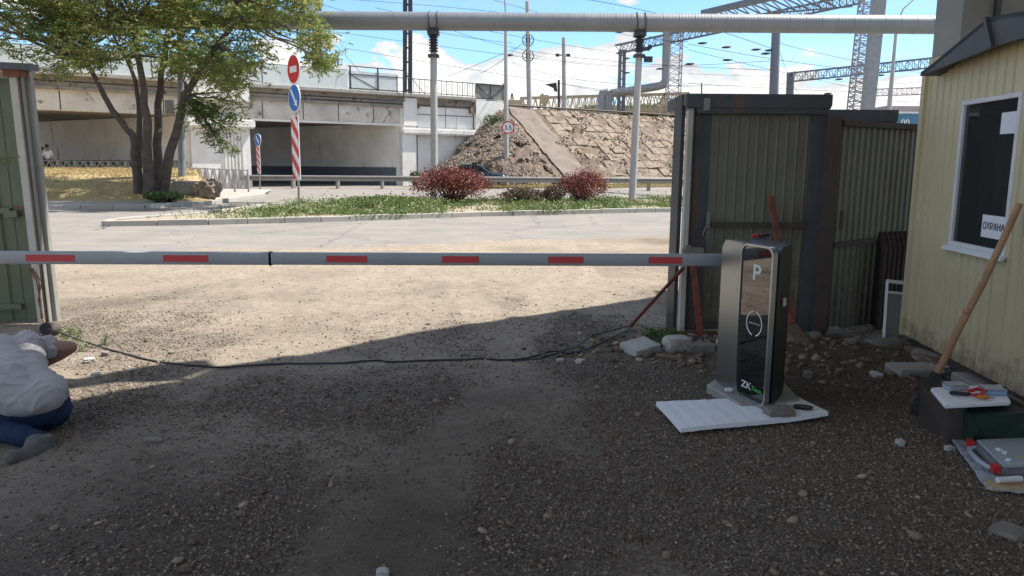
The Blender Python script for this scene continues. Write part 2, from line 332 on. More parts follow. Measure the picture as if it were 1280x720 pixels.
    c = mix_n(N, L, rng_n(N, L, b, 0.50, 0.62, 0, 0.7), c, (0.13, 0.095, 0.075))
    b2 = noise_n(N, L, v, 3.3, 10, 0.8)
    c = mix_n(N, L, rng_n(N, L, b2, 0.56, 0.62), c, (0.42, 0.38, 0.34))
    L.new(c, B.inputs['Base Color']); B.inputs['Roughness'].default_value = 1; bump_n(N, L, b, 1.0, 0.15, B)
    simple('slope_slab', (0.29, 0.235, 0.18), (0.205, 0.16, 0.12), rough=0.95, scale=1.8, stain=(0.15, 0.11, 0.085), stain_at=0.50, bump=0.6, bscale=8, bdist=0.04)
    simple('slope_path', (0.21, 0.17, 0.14), (0.17, 0.14, 0.115), rough=0.95, scale=1.5, stain=(0.17, 0.13, 0.11), stain_at=0.62, bump=0.6, bscale=8, bdist=0.04)
    simple('dry_lawn', (0.44, 0.34, 0.17), (0.36, 0.27, 0.14), rough=1, scale=0.8, stain=(0.20, 0.155, 0.10), stain_at=0.57, bump=0.8, bscale=20, bdist=0.03)
    simple('verge_green', (0.25, 0.23, 0.11), (0.33, 0.25, 0.14), rough=1, scale=0.7, stain=(0.12, 0.15, 0.05), stain_at=0.6, bump=0.8, bscale=14, bdist=0.04)
    simple('paving', (0.40, 0.36, 0.32), (0.33, 0.30, 0.27), rough=0.95, scale=1.5, stain=(0.24, 0.22, 0.20), stain_at=0.6, bump=0.3)
ground_mats()

# ------------------------------------------------------------------ object helpers
def tag(o, label=None, cat=None, group=None, kind=None):
    if label: o['label'] = label
    if cat: o['category'] = cat
    if group: o['group'] = group
    if kind: o['kind'] = kind
    return o
def thing(name, label, cat, loc=(0, 0, 0), group=None):
    o = bpy.data.objects.new(name, None); COL.objects.link(o); o.location = loc; o.empty_display_size = 0.2
    return tag(o, label, cat, group)
def root_of(o):
    while o.parent: o = o.parent
    return o
def copy_tree(o, loc=None, label=None, parent=None):
    c = o.copy(); COL.objects.link(c); c.parent = parent
    if loc is not None: c.location = loc
    if label: c['label'] = label
    for ch in list(o.children): copy_tree(ch, parent=c)
    return c
def link_mesh(name, me, mat, parent=None, loc=None):
    o = bpy.data.objects.new(name, me); COL.objects.link(o)
    for m in (mat if isinstance(mat, (list, tuple)) else [mat]): me.materials.append(m if not isinstance(m, str) else MATS[m])
    if parent is not None: o.parent = parent
    if loc is not None: o.location = loc
    return o

class MB:
    """collects world-space shapes; build() links them as ONE mesh object"""
    def __init__(s): s.v = []; s.f = []
    def add(s, vs, fs):
        k = len(s.v); s.v += [Vector(p) for p in vs]; s.f += [tuple(i + k for i in f) for f in fs]; return s
    def box(s, c, size, rot=None, taper=1.0):
        x, y, z = (a / 2 for a in size); P = []
        for dz in (-1, 1):
            t = taper if dz > 0 else 1
            for dx, dy in ((-1, -1), (1, -1), (1, 1), (-1, 1)):
                p = Vector((dx * x * t, dy * y * t, dz * z))
                if rot is not None: p = rot @ p
                P.append(p + Vector(c))
        return s.add(P, [(3, 2, 1, 0), (4, 5, 6, 7), (0, 1, 5, 4), (1, 2, 6, 5), (2, 3, 7, 6), (3, 0, 4, 7)])
    def beam(s, a, b, w, h, up=(0, 0, 1)):
        a, b = Vector(a), Vector(b); d = (b - a).normalized(); up = Vector(up)
        if abs(d.dot(up)) > 0.98: up = Vector((0, 1, 0))
        x = d.cross(up).normalized(); y = x.cross(d).normalized(); P = []
        for q in (a, b):
            for i, j in ((-1, -1), (1, -1), (1, 1), (-1, 1)): P.append(q + x * (w / 2 * i) + y * (h / 2 * j))
        return s.add(P, [(0, 1, 2, 3), (7, 6, 5, 4), (1, 0, 4, 5), (2, 1, 5, 6), (3, 2, 6, 7), (0, 3, 7, 4)])
    def tube(s, pts, r, n=8, cap=True):
        pts = [Vector(p) for p in pts]
        rs = r if isinstance(r, (list, tuple)) else [r] * len(pts)
        k = len(s.v); prev = None
        for i, p in enumerate(pts):
            d = (pts[min(i + 1, len(pts) - 1)] - pts[max(i - 1, 0)]).normalized()
            if prev is None: x = d.orthogonal().normalized()
            else:
                x = prev - d * prev.dot(d)
                x = x.normalized() if x.length > 1e-6 else d.orthogonal().normalized()
            prev = x; y = d.cross(x)
            for j in range(n):
                a = 2 * math.pi * j / n; s.v.append(p + (x * math.cos(a) + y * math.sin(a)) * rs[i])
        for i in range(len(pts) - 1):
            for j in range(n):
                a = k + i * n + j; b = k + i * n + (j + 1) % n; s.f.append((a, b, b + n, a + n))
        if cap:
            s.f.append(tuple(k + j for j in reversed(range(n)))); e = k + (len(pts) - 1) * n; s.f.append(tuple(e + j for j in range(n)))
        return s
    def quad(s, a, b, c, d): return s.add([a, b, c, d], [(0, 1, 2, 3)])
    def prism(s, poly, d):
        """poly: 3-D points of one face, d: extrusion vector"""
        n = len(poly); d = Vector(d)
        return s.add([Vector(p) for p in poly] + [Vector(p) + d for p in poly],
                     [tuple(reversed(range(n))), tuple(range(n, 2 * n))] + [(i, (i + 1) % n, n + (i + 1) % n, n + i) for i in range(n)])
    def ball(s, c, r, seg=10, rings=6):
        r = r if isinstance(r, (list, tuple)) else (r, r, r); k = len(s.v); c = Vector(c)
        for i in range(rings + 1):
            t = math.pi * i / rings
            for j in range(seg):
                a = 2 * math.pi * j / seg
                s.v.append(c + Vector((r[0] * math.sin(t) * math.cos(a), r[1] * math.sin(t) * math.sin(a), r[2] * math.cos(t))))
        for i in range(rings):
            for j in range(seg):
                s.f.append((k + i * seg + j, k + (i + 1) * seg + j, k + (i + 1) * seg + (j + 1) % seg, k + i * seg + (j + 1) % seg))
        return s
    def disc(s, c, n, r, th, seg=32):
        c, n = Vector(c), Vector(n).normalized(); return s.tube([c - n * th / 2, c + n * th / 2], r, seg)
    def build(s, name, mat, parent=None, smooth=False, bevel=0.0, seg=2, label=None, loc=None):
        off = root_of(parent).location if parent is not None else Vector(loc or (0, 0, 0))
        me = bpy.data.meshes.new(name)
        me.from_pydata([p - off for p in s.v], [], s.f); me.validate()
        bm = bmesh.new(); bm.from_mesh(me)
        bmesh.ops.recalc_face_normals(bm, faces=bm.faces)
        if bevel: bmesh.ops.bevel(bm, geom=[e for e in bm.edges if len(e.link_faces) == 2 and e.calc_face_angle(0) > 0.5], offset=bevel, segments=seg, affect='EDGES', clamp_overlap=True)
        bm.to_mesh(me); bm.free()
        if smooth:
            me.polygons.foreach_set('use_smooth', [True] * len(me.polygons))
            try: me.set_sharp_from_angle(angle=R(40))
            except Exception: pass
        o = link_mesh(name, me, mat, parent, None if parent is not None else off)
        if label: o['label'] = label
        return o
def mesh_np(name, V, Fq, mat, parent=None, loc=(0, 0, 0), smooth=False):
    """V (n,3), Fq (m,k) arrays -> one mesh object"""
    me = bpy.data.meshes.new(name); V = np.asarray(V, dtype=np.float32) - np.asarray(loc, dtype=np.float32); Fq = np.asarray(Fq, dtype=np.int32)
    me.vertices.add(len(V)); me.vertices.foreach_set('co', V.ravel())
    m, k = Fq.shape; me.loops.add(m * k); me.loops.foreach_set('vertex_index', Fq.ravel())
    me.polygons.add(m); me.polygons.foreach_set('loop_start', np.arange(0, m * k, k, dtype=np.int32)); me.polygons.foreach_set('loop_total', np.full(m, k, dtype=np.int32))
    me.update(calc_edges=True); me.validate()
    if smooth: me.polygons.foreach_set('use_smooth', [True] * m)
    return link_mesh(name, me, mat, parent, None if parent is not None else loc)
def text_obj(name, body, size, mat, M4, parent, extrude=0.0015, loc_root=None, sx=1.0):
    cu = bpy.data.curves.new(name, 'FONT'); cu.body = body; cu.size = size; cu.extrude = extrude; cu.align_x = 'CENTER'; cu.align_y = 'CENTER'
    cu.offset = size * 0.012
    t = bpy.data.objects.new('text_tmp', cu); COL.objects.link(t)
    bpy.context.view_layer.update()
    me = bpy.data.meshes.new_from_object(t.evaluated_get(bpy.context.evaluated_depsgraph_get()))
    bpy.data.objects.remove(t)
    me.name = name
    off = Matrix.Translation(-root_of(parent).location)
    me.transform(off @ M4 @ Matrix.Diagonal((sx, 1, 1, 1)))
    me.materials.clear()
    return link_mesh(name, me, mat, parent)
def frame(o, x, y):
    """matrix with origin o, x and y axes; z = x cross y"""
    x = Vector(x).normalized(); y = Vector(y).normalized(); z = x.cross(y).normalized(); y = z.cross(x)
    m = Matrix((x, y, z)).transposed().to_4x4(); m.translation = Vector(o); return m
def fbm(x, y, z=0.0, oct=4):
    return noise.fractal(Vector((x, y, z)), 0.9, 2.1, oct)
# ------------------------------------------------------------------ ground fields
def seg_line(a, b):
    d = (b - a); return a, d.normalized()
EDGE_A, EDGE_B = G(60, 318), G(850, 294)                 # where the dirt gives way to the asphalt
_ea, _ed = Vector((EDGE_A.x, EDGE_A.y)), (Vector((EDGE_B.x, EDGE_B.y)) - Vector((EDGE_A.x, EDGE_A.y))).normalized()
BLOBS = [(G(300, 497), 0.35, 0.9), (G(430, 497), 0.45, 1.0), (G(380, 520), 0.3, 0.6), (G(560, 500), 0.5, 0.7), (G(160, 505), 0.5, 0.8),
         (G(330, 620), 0.22, 1.0), (G(345, 580), 0.2, 0.6), (G(640, 600), 0.3, 0.5), (G(620, 690), 0.3, 0.6),
         (G(900, 620), 0.7, 0.9), (G(1050, 650), 0.8, 0.9), (G(800, 560), 0.5, 0.7), (G(1150, 580), 0.6, 0.8), (G(1000, 570), 0.5, 0.5),
         (G(720, 420), 0.7, 0.8), (G(620, 460), 0.5, 0.7), (G(760, 470), 0.5, 0.6), (G(690, 395), 0.8, 0.6), (G(1080, 470), 0.5, 0.9), (G(230, 415), 0.7, 0.5),
         (G(120, 400), 0.6, 0.5), (G(300, 700), 0.25, 0.7), (G(740, 650), 0.4, 0.5), (G(200, 640), 0.3, 0.4)]
def gravel_at(x, y):
    n = 0.08 + 0.40 * fbm(x * 0.9 + 3, y * 0.9, 0.2, 5) + 0.22 * fbm(x * 4, y * 4, 2.2, 3)
    for p, r, a in BLOBS:
        d2 = ((x - p.x) ** 2 + ((y - p.y) * 0.75) ** 2) / (r * r)
        if d2 < 6: n += a * 0.62 * math.exp(-d2)
    for a, b in RUTS:
        d = b - a; L = d.length; d = d / L; q = Vector((x, y)) - a; t = q.dot(d)
        if -1 < t < L + 1:
            w = abs(q.x * d.y - q.y * d.x); n -= 0.42 * math.exp(-(w / 0.20) ** 2)
    if y > 8: n -= min(0.25, (y - 8) * 0.05)
    return max(0.0, min(1.0, n))
def soil_at(x, y):
    n = 0.22 + 0.45 * fbm(x * 0.7, y * 0.7, 7.7, 4)
    n += 0.75 * math.exp(-(((x - 2.5) / 1.1) ** 2 + ((y - 5.4) / 1.2) ** 2))
    n += 0.30 * math.exp(-(((x - 0.0) / 3.5) ** 2 + ((y - 2.6) / 1.6) ** 2))
    if y > 5.5 and x < 1.2: n -= 0.25
    return max(0.0, min(0.85, n))
RUTS = [(Vector((-2.2, 3.0)), Vector((-1.6, 13.0))), (Vector((-0.6, 2.0)), (Vector((1.1, 13.0)))), (Vector((-3.2, 9.5)), Vector((-1.7, 6.2))), (Vector((0.6, 2.5)), Vector((-0.7, 10.0)))]
def height_at(x, y):
    h = 0.006 * fbm(x * 0.7, y * 0.7, 1.1, 3) + 0.006 * fbm(x * 3.5, y * 3.5, 4.4, 4) + 0.0035 * fbm(x * 11, y * 11, 6.4, 2)
    for a, b in RUTS:
        d = b - a; L = d.length; d = d / L; q = Vector((x, y)) - a; t = q.dot(d)
        if -1 < t < L + 1:
            s = abs(q.x * d.y - q.y * d.x); w = 0.13
            if s < 0.5: h += -0.011 * math.exp(-(s / w) ** 2) + 0.007 * math.exp(-((s - 0.24) / 0.07) ** 2) + (0.003 * max(0, 1 - max(0, y - 6) / 3) * math.sin(t * 46) * math.exp(-(s / 0.10) ** 2))
    h += 0.07 * math.exp(-(((x - 2.35) / 0.8) ** 2 + ((y - 6.1) / 0.35) ** 2))                # dirt banked against the gate
    return h
def yard_z(x, y):
    z = height_at(x, y)
    t = (x - _ea.x) * (-_ed.y) + (y - _ea.y) * _ed.x + 0.45 * fbm(x * 0.8, y * 0.8, 9.1, 4) + 0.12 * fbm(x * 5, y * 5, 3.1, 3)
    z += 0.012
    if t > -0.6: z -= (t + 0.6) * 0.022
    else: z = max(z, 0.007)
    return max(z, -0.015)

def build_yard():
    xs = np.concatenate([np.arange(-11, -4.5, 0.12), np.arange(-4.5, 5.0, 0.045), np.arange(5.0, 11, 0.12)])
    ys = np.concatenate([np.arange(-4, 2.4, 0.2), np.arange(2.4, 10, 0.045), np.arange(10, 19, 0.12)])
    nx, ny = len(xs), len(ys); V = np.zeros((nx * ny, 3), np.float32); g = np.zeros(nx * ny, np.float32); so = np.zeros(nx * ny, np.float32)
    k = 0
    for y in ys:
        for x in xs:
            x = float(x); yy = float(y); V[k] = (x, yy, yard_z(x, yy)); g[k] = gravel_at(x, yy); so[k] = soil_at(x, yy); k += 1
    i = np.arange(nx - 1)[None, :] + nx * np.arange(ny - 1)[:, None]; i = i.ravel()
    F_ = np.stack([i, i + 1, i + 1 + nx, i + nx], 1)
    o = mesh_np('yard_ground', V, F_, 'yard_dirt', smooth=True)
    for nm, arr in (('gravel', g), ('soil', so)):
        at = o.data.attributes.new(nm, 'FLOAT', 'POINT'); at.data.foreach_set('value', arr)
    tag(o, kind='structure')
build_yard()

def sheet(name, poly, z, mat, kind='structure'):
    b = MB(); b.add([(p[0], p[1], z) for p in poly], [tuple(range(len(poly)))]); return tag(b.build(name, mat), kind=kind)
sheet('ground', [(-900, -300), (900, -300), (900, 1200), (-900, 1200)], -0.02, 'dirt')
sheet('road', [(-70, 10.5), (70, 10.5), (70, 80), (-70, 80)], 0.002, 'asphalt')

# --- stones of the gravel, one mass
ICO_V = np.array([(0, 0, -1), (.7236, -.5257, -.4472), (-.2764, -.8506, -.4472), (-.8944, 0, -.4472), (-.2764, .8506, -.4472), (.7236, .5257, -.4472),
                  (.2764, -.8506, .4472), (-.7236, -.5257, .4472), (-.7236, .5257, .4472), (.2764, .8506, .4472), (.8944, 0, .4472), (0, 0, 1)], np.float32)
ICO_F = np.array([(0, 1, 2), (1, 0, 5), (0, 2, 3), (0, 3, 4), (0, 4, 5), (1, 5, 10), (2, 1, 6), (3, 2, 7), (4, 3, 8), (5, 4, 9), (1, 10, 6), (2, 6, 7),
                  (3, 7, 8), (4, 8, 9), (5, 9, 10), (6, 10, 11), (7, 6, 11), (8, 7, 11), (9, 8, 11), (10, 9, 11)], np.int32)
def stones():
    P = []
    def try_pts(n, x0, x1, y0, y1, smin, smax, bias):
        c = 0
        while c < n:
            y = random.uniform(y0, y1); x = random.uniform(x0, x1)
            if abs(x) > 0.72 * y + 0.4: c += 0.2; continue
            g = gravel_at(x, y) * 1.15 + bias
            if random.random() < g * g * 1.3 + bias * 0.3:
                P.append((x, y, smin + (smax - smin) * random.random() ** 3)); 
            c += 1
    try_pts(120000, -2.6, 3.4, 2.5, 4.6, 0.0022, 0.0085, 0.20)
    try_pts(80000, -4.2, 3.4, 4.6, 7.5, 0.003, 0.011, 0.16)
    try_pts(26000, -7, 6, 7.5, 12.5, 0.004, 0.014, 0.08)
    try_pts(1500, -3.2, 3.4, 2.5, 7.5, 0.010, 0.026, 0.12)
    # rubble heaped along the gate and in the corner by the booth
    for k in range(450):
        x = random.gauss(2.5, 0.75); y = random.gauss(6.0, 0.45)
        if y < 6.6 and x < 3.3: P.append((x, y, 0.012 + 0.035 * random.random() ** 2.5))
    for k in range(450):
        x = random.gauss(1.35, 0.45); y = random.gauss(6.15, 0.3)
        if y < 6.6: P.append((x, y, 0.01 + 0.03 * random.random() ** 2.5))
    n = len(P); V = np.zeros((n, 12, 3), np.float32)
    J = rng.uniform(0.72, 1.25, (n, 12, 1)).astype(np.float32)
    S = rng.uniform(0.65, 1.35, (n, 1, 3)).astype(np.float32); S[:, :, 2] *= 0.62
    A = rng.uniform(0, 6.283, n); ca, sa = np.cos(A), np.sin(A)
    V = ICO_V[None] * J * S
    X = V[:, :, 0] * ca[:, None] - V[:, :, 1] * sa[:, None]; Y = V[:, :, 0] * sa[:, None] + V[:, :, 1] * ca[:, None]
    T = rng.normal(0, 0.35, n)[:, None]; Z = V[:, :, 2] + X * T
    r = np.array([p[2] for p in P])[:, None]
    zc = np.array([yard_z(p[0], p[1]) for p in P])[:, None] + r * 0.22
    V = np.stack([X * r + np.array([p[0] for p in P])[:, None], Y * r + np.array([p[1] for p in P])[:, None], Z * r + zc], 2)
    Fq = (ICO_F[None] + (np.arange(n) * 12)[:, None, None]).reshape(-1, 3)
    tag(mesh_np('gravel', V.reshape(-1, 3), Fq, 'gravel_stone'), 'loose grey and brown gravel scattered over the yard', 'gravel', kind='stuff')
stones()

# ------------------------------------------------------------------ kerbs, median, pavement, mound
def kerb(name, pts, w=0.15, h=0.14, L=1.0):
    b = MB()
    for a, c in zip(pts, pts[1:]):
        a, c = Vector((a[0], a[1], 0)), Vector((c[0], c[1], 0)); d = c - a; n = max(1, round(d.length / L)); u = d / n
        for i in range(n):
            p = a + u * i + u.normalized() * 0.012; q = a + u * (i + 1)
            j = random.uniform(-0.008, 0.008)
            b.beam(p + Vector((0, 0, h / 2 - 0.03 + j)), q + Vector((0, 0, h / 2 - 0.03 + j + random.uniform(-.005, .005))), w, h + 0.06)
    return tag(b.build(name, 'kerb_stone', bevel=0.012, seg=1), kind='structure')
NEAR = [G(131, 283), G(260, 281), G(400, 277.5), G(600, 270.5), G(849, 264.5), G(1100, 257)]
FAR = [G(142, 280), G(250, 271), G(330, 260), G(480, 253), G(850, 250.5), G(1060, 250)]
kerb('median_kerb', NEAR); kerb('median_far_kerb', [NEAR[0]] + FAR)
sheet('median_soil', [(p.x, p.y) for p in NEAR] + [(p.x, p.y) for p in reversed(FAR)], 0.08, 'dirt')

def leaf_quads(C, size, w=0.45, droop=None, n_up=0.0):
    """C (n,3) centres -> verts (n*4,3), faces (n,4); size scalar or (n,)"""
    n = len(C); a = rng.normal(size=(n, 3)); 
    if droop is not None: a = a * 0.8 + np.asarray(droop)
    a /= np.linalg.norm(a, axis=1)[:, None]
    b = rng.normal(size=(n, 3)); b[:, 2] *= (1 - n_up); b -= (b * a).sum(1)[:, None] * a; b /= np.linalg.norm(b, axis=1)[:, None]
    s = (np.full(n, size) if np.isscalar(size) else np.asarray(size))[:, None] * rng.uniform(0.7, 1.25, (n, 1))
    V = np.stack([C - a * s / 2, C + b * s * w / 2, C + a * s / 2, C - b * s * w / 2], 1).reshape(-1, 3)
    return V, np.arange(n * 4).reshape(n, 4)

def in_poly(x, y, poly):
    c = False; n = len(poly)
    for i in range(n):
        x1, y1 = poly[i]; x2, y2 = poly[(i + 1) % n]
        if (y1 > y) != (y2 > y) and x < (x2 - x1) * (y - y1) / (y2 - y1) + x1: c = not c
    return c
MEDPOLY = [(p.x, p.y) for p in NEAR] + [(p.x, p.y) for p in reversed(FAR)]
def median_cover():
    C = []
    cl = []
    while len(cl) < 950:
        x = random.uniform(-9.5, 9.5); y = random.uniform(19, 33)
        if not in_poly(x, y, MEDPOLY): continue
        if x < -7.4 or (x < -6.2 and random.random() < 0.5): continue
        if fbm(x * 0.5, y * 0.5, 8.8, 3) < -0.03: continue
        cl.append((x, y, random.uniform(0.08, 0.24) * (0.75 + 0.5 * fbm(x * 0.6, y * 0.6, 3.3, 2))))
    for x, y, h in cl:
        for k in range(34):
            C.append((x + random.gauss(0, 0.22), y + random.gauss(0, 0.2), 0.08 + abs(random.gauss(0, 1)) * h * 0.75))
    C = np.array(C); V, Fq = leaf_quads(C, 0.10, 0.4, n_up=0.3)
    tag(mesh_np('creeping_juniper', V, Fq, 'hedge_leaf'), 'low green ground cover spreading along the road median', 'ground cover', kind='stuff')
    C = []
    for k in range(9000):
        x = random.uniform(-9.5, 9.5); y = random.uniform(19, 34)
        if in_poly(x, y, MEDPOLY) and (x < -6 or x > 4 or random.random() < 0.3): C.append((x, y, 0.10 + random.random() * 0.10))
    V, Fq = leaf_quads(np.array(C), 0.16, 0.12, droop=(0, 0, 1.5));
    tag(mesh_np('grass', V, Fq, 'weed_leaf'), 'thin green and straw grass on the road median', 'grass', kind='stuff')
median_cover()

# pavement and grass mound on the left
kerb('pavement_kerb', [G(-120, 260, 0), G(60, 262, 0), G(180, 260.5, 0), G(262, 256, 0), G(330, 246, 0)])
pv = [G(-120, 259.5, 0), G(60, 261.5, 0), G(180, 260, 0), G(262, 255.5, 0), G(330, 245.5, 0)]
sheet('pavement', [(p.x, p.y) for p in pv] + [(-12.6, 40), (-40, 40)], 0.10, 'paving')
def mound():
    xs = np.arange(-44, -10.9, 0.28); ys = np.arange(25.6, 41.5, 0.28); V = []; 
    for y in ys:
        for x in xs:
            x = float(x); y_ = float(y)
            e = y_ - (26.2 + 0.25 * fbm(x * 0.5, 0, 0.3, 3) + (0.12 * (x + 20) if x > -20 else 0))
            right = min(1.0, max(0.0, (-0.402 * y_ + 0.35 - x) / 0.7))
            t = max(0.0, min(1.0, e / 3.0)); z = 0.06 + (0.86 * (t * t * (3 - 2 * t))) * right + 0.2 * min(1, max(0, (y_ - 30) / 9)) * right
            z += 0.05 * fbm(x * 0.9, y_ * 0.9, 5.5, 4)
            if e < 0 or y_ > 41 or right <= 0: z = -0.05
            V.append((x, y_, z))
    nx = len(xs); i = (np.arange(nx - 1)[None, :] + nx * np.arange(len(ys) - 1)[:, None]).ravel()
    o = mesh_np('grass_mound', np.array(V), np.stack([i, i + 1, i + 1 + nx, i + nx], 1), 'dry_lawn', smooth=True); tag(o, kind='structure')
    V = np.array(V); V = V[(V[:, 2] > 0.2) & (V[:, 0] > -30)]; C = V[rng.integers(0, len(V), 26000)] + rng.normal(0, 0.15, (26000, 3)) * (1, 1, 0.0) + (0, 0, 0.03)
    q, f = leaf_quads(C, 0.12, 0.16, droop=(0, 0, 1.3)); tag(mesh_np('dry_grass', q, f, 'dry_grass'), 'straw coloured dry grass on the mound under the tree', 'dry grass', kind='stuff')
mound()

# ------------------------------------------------------------------ railway bridge
B0, BU, BP = Vector((-24.9, 39.8, 0)), Vector((0.82, 0.5717, 0)).normalized(), Vector((-0.85, 0.527, 0)).normalized()
BN = Vector((BU.y, -BU.x, 0))                            # faces the camera
def bp(s, d, z, n=0.0): return B0 + BU * s + BP * d + BN * n + Vector((0, 0, z))
def slab(b, s0, s1, n0, n1, z0, z1):                     # block along the bridge face, n towards the viewer
    b.prism([bp(s0, 0, z0, n0), bp(s1, 0, z0, n0), bp(s1, 0, z0, n1), bp(s0, 0, z0, n1)], (0, 0, z1 - z0)); return b
def pblock(b, s0, s1, d0, d1, z0, z1):
    b.prism([bp(s0, d0, z0), bp(s1, d0, z0), bp(s1, d1, z0), bp(s0, d1, z0)], (0, 0, z1 - z0)); return b
def bridge():
    t = thing('railway_bridge', 'weathered white concrete railway bridge with two spans over the road', 'bridge', bp(10, 0, 0))
    b = MB(); pblock(b, -16, 26.5, 0.45, 19, 4.12, 5.55); b.build('deck', 'deck_concrete', t)
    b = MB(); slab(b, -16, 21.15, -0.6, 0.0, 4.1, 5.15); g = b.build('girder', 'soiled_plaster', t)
    # seams and stiffeners of the girder, patches of bare concrete
    b = MB()
    for s in (-9, -4, 1.5, 6.5, 12.0, 14.5, 16.8, 19.2): b = MB(); slab(b, s, s + 0.05, 0.0, 0.012, 4.12, 5.13); b.build('joint', 'dark_steel', t)
    b = MB(); slab(b, -16, 22.5, -0.6, 0.22, 5.15, 5.30); slab(b, -16, 26.8, -0.6, 0.10, 5.30, 5.85); b.build('cornice', 'deck_concrete', t)
    b = MB(); slab(b, -16, 26.8, -1.2, 0.55, 5.852, 6.08); b.build('parapet_slab', 'concrete', t, bevel=0.03, seg=1)
    b = MB(); slab(b, -14, 21, 0.102, 0.135, 5.55, 5.60); slab(b, 15, 28.6, 0.135, 0.16, 5.36, 5.40); b.build('cable', 'wire_black', t)
    # middle pier
    b = MB(); pblock(b, 7.7, 11.1, 0.0, 18, 0, 4.1); slab(b, 7.75, 11.05, 0.0, 0.55, 0, 3.45); slab(b, 7.72, 11.08, 0.55, 0.72, 5.0, 5.9)
    for k in range(6): slab(b, 9.55 + k * 0.2, 9.65 + k * 0.2, 0.55, 0.63, 0.3, 3.2)
    b.build('pier', 'white_plaster', t)
    b = MB(); slab(b, 7.55, 11.3, 0.0, 0.95, 3.45, 3.95); b.build('pier_cap', 'white_plaster', t, bevel=0.08, seg=2)
    # abutment with its wing wall
    b = MB(); pblock(b, 21.1, 26.5, 0.05, 18, 0, 4.1)
    b.build('abutment', 'white_plaster', t)
    b = MB(); slab(b, 21.15, 29.3, -1.0, 0.05, 0, 5.84); slab(b, 21.1, 22.1, 0.05, 0.38, 0, 3.4); slab(b, 26.9, 29.35, 0.05, 0.40, 0, 5.95); slab(b, 21.3, 22.3, 0.05, 0.25, 4.0, 5.8)
    slab(b, 11.3, 21.1, -0.5, -0.02, 3.96, 4.09)
    b.build('wing_wall', 'white_plaster', t)
    b = MB(); slab(b, 21.0, 26.88, 0.05, 0.62, 3.4, 3.85); b.build('ledge', 'white_plaster', t, bevel=0.10, seg=2)
    b = MB(); slab(b, 22.35, 22.40, 0.05, 0.07, 0.3, 5.8); slab(b, 24.6, 24.63, 0.05, 0.07, 3.9, 5.8); slab(b, 22.4, 26.8, 0.05, 0.068, 4.75, 4.79); slab(b, 26.84, 26.9, 0.05, 0.08, 0.3, 5.8); b.build('joint', 'dark_steel', t)
    # blue-grey plinths on the walls inside the spans
    for s in (21.1, 7.7):
        b = MB(); pblock(b, s - 0.03, s, 0.35 if s > 10 else 0.2, 18, 0, 1.55 if s < 10 else 1.22); b.build('plinth', 'plinth_blue', t)
    b = MB(); slab(b, 20.6, 21.07, 0.0, 0.03, 0.05, 1.1) if False else None
    # parapet: sheet panels, then open railing, then a framed end panel
    b = MB()
    for s in [x * 0.5 for x in range(-30, 30)]: pass
    s = -14.0
    while s < 17.5:
        w = 2.0 if s < 14 else 3.4
        pb = MB(); slab(pb, s + 0.04, s + w - 0.04, 0.30, 0.33, 6.10, 7.25); pb.build('parapet_panel', 'panel_white', t); s += w
    b = MB(); s = -14.0
    while s < 17.6: slab(b, s - 0.03, s + 0.03, 0.24, 0.30, 6.08, 7.28); s += 2.0
    slab(b, -14, 17.4, 0.25, 0.30, 7.25, 7.29)
    for s in (17.5, 19.4, 21.3): slab(b, s, s + 0.08, 0.3, 0.38, 6.08, 7.55)
    slab(b, 17.4, 21.5, 0.3, 0.36, 7.5, 7.56); slab(b, 17.4, 26.8, 0.3, 0.36, 7.02, 7.07); slab(b, 17.4, 26.8, 0.3, 0.36, 6.15, 6.20)
    s = 21.6
    while s < 26.8:
        slab(b, s, s + 0.03, 0.31, 0.34, 6.1, 7.05); 
        b.tube([bp(s + 0.15, 0, 6.25, 0.32), bp(s + 0.22, 0, 6.6, 0.32), bp(s + 0.15, 0, 6.95, 0.32)], 0.015, 4); s += 0.42
    b.beam(bp(17.6, 0, 7.0, .33), bp(19.4, 0, 6.2, .33), .04, .04)
    b.beam(bp(21.4, 0, 7.5, .36), bp(22.6, 0, 6.0, .9), .03, .03); slab(b, 19.3, 21.2, .62, .68, 5.5, 5.55); slab(b, 21.1, 21.15, .62, .68, 5.5, 7.3)
    b.build('railing', 'dark_steel', t)
    b = MB(); slab(b, 19.3, 20.9, 0.0, 0.25, 6.08, 7.2); b.build('end_panel', 'post_grey', t); b = MB(); slab(b, 26.9, 29.35, 0.25, 0.36, 6.0, 7.05); b.build('end_panel', 'post_grey', t)
    b = MB(); b.beam(bp(26.95, 0, 6.95, .4), bp(28.1, 0, 6.1, .4), .05, .05); b.beam(bp(28.1, 0, 6.1, .4), bp(29.3, 0, 6.95, .4), .05, .05); slab(b, 28.08, 28.14, .36, .42, 6.05, 7.0)
    slab(b, 26.9, 29.4, .36, .44, 7.0, 7.08); slab(b, 26.9, 29.4, .36, .42, 6.0, 6.06); slab(b, 29.3, 29.4, .36, .44, 6.0, 7.05); b.build('end_frame', 'dark_steel', t)
bridge()

